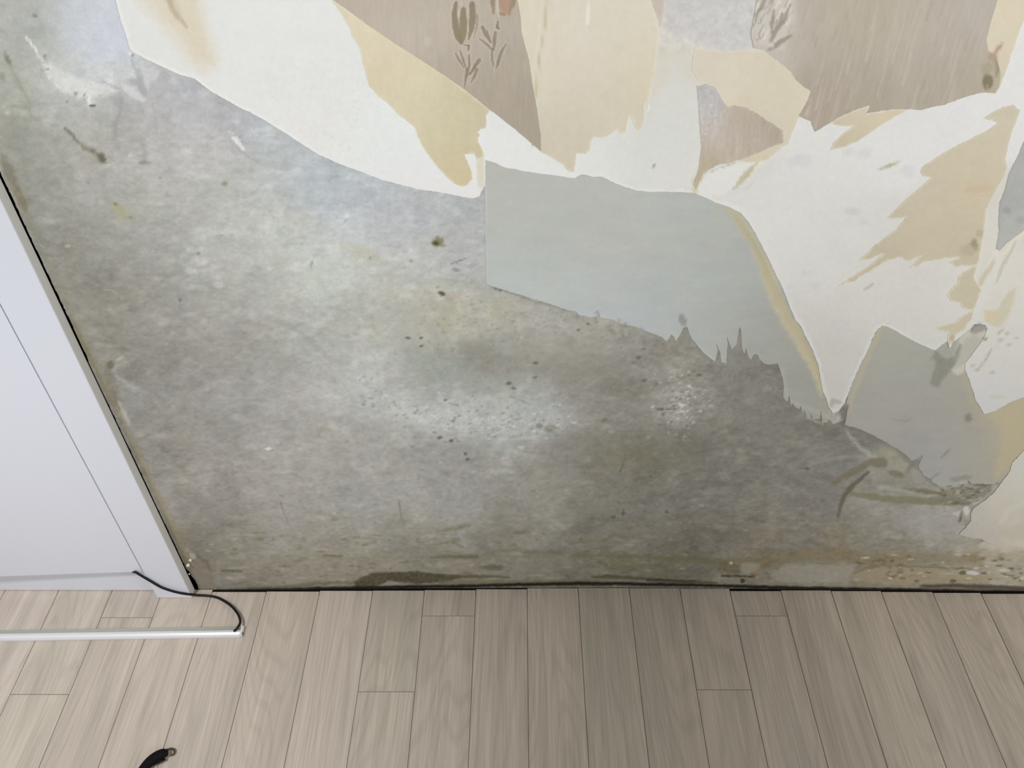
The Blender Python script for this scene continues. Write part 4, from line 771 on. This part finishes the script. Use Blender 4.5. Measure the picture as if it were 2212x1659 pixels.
FL = mesh_obj('floor', fv, ff, floor_mat(), None, np.array(fc)); structure(FL)
oa = FL.data.color_attributes.new('Off', 'FLOAT_COLOR', 'POINT')
c4 = np.ones((len(fv), 4), np.float32); c4[:, :3] = foff; oa.data.foreach_set('color', c4.ravel())
FL['label'] = 'pale oak floorboards laid towards the wall'
bm = bmesh.new(); box(bm, -1.31, 1.3, -2.3, -.012, -.02, -.0012)
structure(bm_obj('floor_underlay', bm, mat('joint dust', rgb=(.30, .24, .18, 1), rough=.9), FL))
bm = bmesh.new(); box(bm, -1.31, 1.3, -.0119, .06, -.02, -.0024)
structure(bm_obj('wall_gap', bm, M_DARK, FL))

# ------------------------------------------------------------------ white door at the left
XE = -.6375; YF = -.0198
D = bpy.data.objects.new('door_1', None); COL.objects.link(D); D.location = (-1.05, 0, 0); structure(D)
D['label'] = 'white flush door with white casing at the left'
def dpart(name, bm, m, label=None):
    o = bm_obj(name, bm, m); o.parent = D; o.matrix_parent_inverse = D.matrix_world.inverted()
    o.data.transform(Matrix.Translation(-D.location)); o.matrix_parent_inverse = Matrix.Identity(4)
    if label: o['label'] = label
    return o
bm = bmesh.new(); box(bm, -.7055, XE, YF, -.0008, .0012, 2.06, .0008)
dpart('casing', bm, M_WHITE2, 'right upright of the door casing')
bm = bmesh.new(); box(bm, XE-.0004, XE+.0003, YF+.0016, -.0012, .0012, 2.06)
dpart('casing_edge', bm, M_SIDE, 'greyish unpainted edge of the casing')
# board under the leaf; the leaf closes nearly flush with the casing, a groove between them
bm = bmesh.new(); box(bm, -1.5, -.7065, -.0035, .05, .0022, .078, .001)
dpart('threshold', bm, M_WHITE2, 'white board under the door leaf')
ZL = .091
pr = at(290, 1235, y=-.0185); ZL = pr.z; pl_ = at(0, 1245, z=ZL)
bm = bmesh.new(); xa, xb = -1.48, -.7082
sl = (pr.y-pl_.y)/(pr.x-pl_.x); ya = -.0185+sl*(xa-xb); yb_ = -.0185
box(bm, xa, xb, 0, .030, ZL, 2.03, .0008)
for v in bm.verts: v.co.y += ya+(yb_-ya)*(v.co.x-xa)/(xb-xa)
dpart('door_leaf', bm, M_WHITE, 'flat white door leaf')
bm = bmesh.new(); box(bm, -.7085, -.66, -.0130, .0005, .0785, 2.05); dpart('rebate', bm, M_WHITE2)
bm = bmesh.new(); box(bm, -1.5, -.64, .058, .09, -.01, 2.06); dpart('door_stop', bm, M_DARK)

# ------------------------------------------------------------------ light channel on the floor
A = at(-160, 1389, z=0); B = at(519, 1378, z=0)
LC = bpy.data.objects.new('light_channel', None); COL.objects.link(LC)
d = (B-A); L = d.length; ang = math.atan2(d.y, d.x); LC.location = (A.x, A.y, 0); LC.rotation_euler = (0, 0, ang)
tag(LC, 'long white light strip channel lying on the floorboards in front of the door', 'light strip')
M_CH = mat('white channel plastic', rgb=(.80, .81, .84, 1), rough=.3, spec=.5)
M_FLANGE_SHADE = mat('flange with shadow tone', rgb=(.47, .50, .41, 1), rough=.45, metallic=.2)  # grey green also stands for the shadow behind the channel
prof = [(0, .0006), (0, .0045), (.0022, .0082), (.0062, .0102), (.0105, .0094), (.0135, .0066), (.0145, .0006)]
bm = bmesh.new(); r0 = [bm.verts.new((0, y, z)) for y, z in prof]; r1 = [bm.verts.new((L, y, z)) for y, z in prof]; n = len(prof)
for k in range(n): bm.faces.new((r0[k], r0[(k+1) % n], r1[(k+1) % n], r1[k]))
bm.faces.new(r0); bm.faces.new(r1[::-1]); bmesh.ops.recalc_face_normals(bm, faces=bm.faces)
bm_obj('diffuser_cover', bm, M_CH, LC)['label'] = 'rounded white cover'
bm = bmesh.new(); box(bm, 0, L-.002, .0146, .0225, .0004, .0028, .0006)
bm_obj('flange_with_shadow', bm, M_FLANGE_SHADE, LC)['label'] = 'thin grey green metal flange'
bm = bmesh.new(); box(bm, L-.0005, L+.004, .0008, .0205, .0005, .0095, .001)
bm_obj('end_cap', bm, M_CH, LC)['label'] = 'small white end cap'
bm = bmesh.new(); bmesh.ops.create_cone(bm, cap_ends=True, segments=16, radius1=.0022, radius2=.0022, depth=.0012, matrix=Matrix.Translation((L+.0042, .006, .005)) @ Matrix.Rotation(math.pi/2, 4, 'Y'))
bm_obj('screw', bm, mat('dull grey metal', rgb=(.12, .12, .12, 1), rough=.4, metallic=.6), LC)

# ------------------------------------------------------------------ black cable from the door to the channel
cpts = [at(286, 1234.5, y=-.0125)+Vector((-.003, .012, 0)), at(287, 1234.5, y=-.014), at(294, 1236.5, y=-.0225), at(308, 1245, y=-.0232), at(330, 1258, y=-.0232), at(352, 1270, y=-.0236), at(385, 1280, y=-.0238), at(420, 1285, z=.012), at(450, 1287, z=.0060), at(472, 1292, z=.0060), at(497, 1307, z=.0075), at(513, 1325, z=.0085), at(519, 1342, z=.0105), at(514, 1355, z=.0125), at(505, 1364, z=.0115)]
bm = bmesh.new(); tube(bm, spline(cpts, 10), .0024, 12)
cb = bm_obj('cable', bm, M_BLACK, None, True); tag(cb, 'thin black cable running from the white door to the end of the light strip channel', 'cable')

# ------------------------------------------------------------------ black strap at the lower edge
spts = [at(268, 1745, z=.006), at(290, 1690, z=.007), at(313, 1657, z=.008), at(330, 1640, z=.009), at(348, 1629, z=.010), at(362, 1626.5, z=.010)]
path = spline(spts, 10); n = len(path)
rad = [.0048+.0042*math.sin(min(1, i/(n-1)*1.15)*math.pi*.72)**1.2 for i in range(n)]
for i in range(n-6, n): rad[i] *= 1-.10*(i-(n-7))*.6
ST = bpy.data.objects.new('black_lead', None); COL.objects.link(ST); ST.location = (spts[2].x, spts[2].y, 0)
tag(ST, 'thick curved black lead end at the bottom edge of the floor', 'lead')
def spart(name, bm, m, lab=None, sm=True):
    o = bm_obj(name, bm, m, None, sm); o.data.transform(Matrix.Translation(-ST.location)); o.parent = ST
    if lab: o['label'] = lab
bm = bmesh.new(); tube(bm, path, rad, 14, .75); spart('lead_sleeve', bm, mat('matt black rubber', rgb=(.004, .004, .004, 1), rough=.7, spec=.15))
bm = bmesh.new(); lp = spline([at(330, 1648, z=.007), at(345, 1643, z=.008), at(357, 1640, z=.007)], 6); tube(bm, lp, [.0052-.0034*i/(len(lp)-1) for i in range(len(lp))], 10, .7)
spart('sleeve_flap', bm, bpy.data.materials['matt black rubber'], 'short loose flap of the black sleeve')
tip = [at(356, 1622, z=.010), at(364, 1619, z=.0085), at(372, 1617.5, z=.006), at(377, 1622, z=.004), at(375, 1629, z=.003), at(369, 1632, z=.003)]
bm = bmesh.new(); tp = spline(tip, 6); tube(bm, tp, [.0026-.0014*i/(len(tp)-1) for i in range(len(tp))], 8, .8)
spart('wire_tip', bm, mat('brown wire', rgb=(.075, .06, .03, 1), rough=.6), 'thin brown wire curling from the end')

# ------------------------------------------------------------------ plaster crumbs caught beside the casing foot
def crumb(u, v, y, s, seed, label):
    r = random.Random(seed); bm = bmesh.new(); bmesh.ops.create_icosphere(bm, subdivisions=2, radius=s)
    for q in bm.verts: q.co *= 1+r.uniform(-.28, .28); q.co.z *= .9
    p = at(u, v, y=y); o = bm_obj('plaster_crumb', bm, mat('white plaster crumb', rgb=(.78, .77, .73, 1), rough=.9, noise=.05)); o.location = p
    tag(o, label, 'crumb', 'plaster crumbs by the door casing')
crumb(406, 1221, -.004, .0030, 1, 'largest white plaster crumb stuck beside the foot of the door casing')
crumb(411, 1210, -.003, .0026, 2, 'greyish plaster crumb topmost beside the foot of the door casing')
crumb(409, 1240, -.005, .0016, 3, 'tiny plaster crumb lowest beside the foot of the door casing')
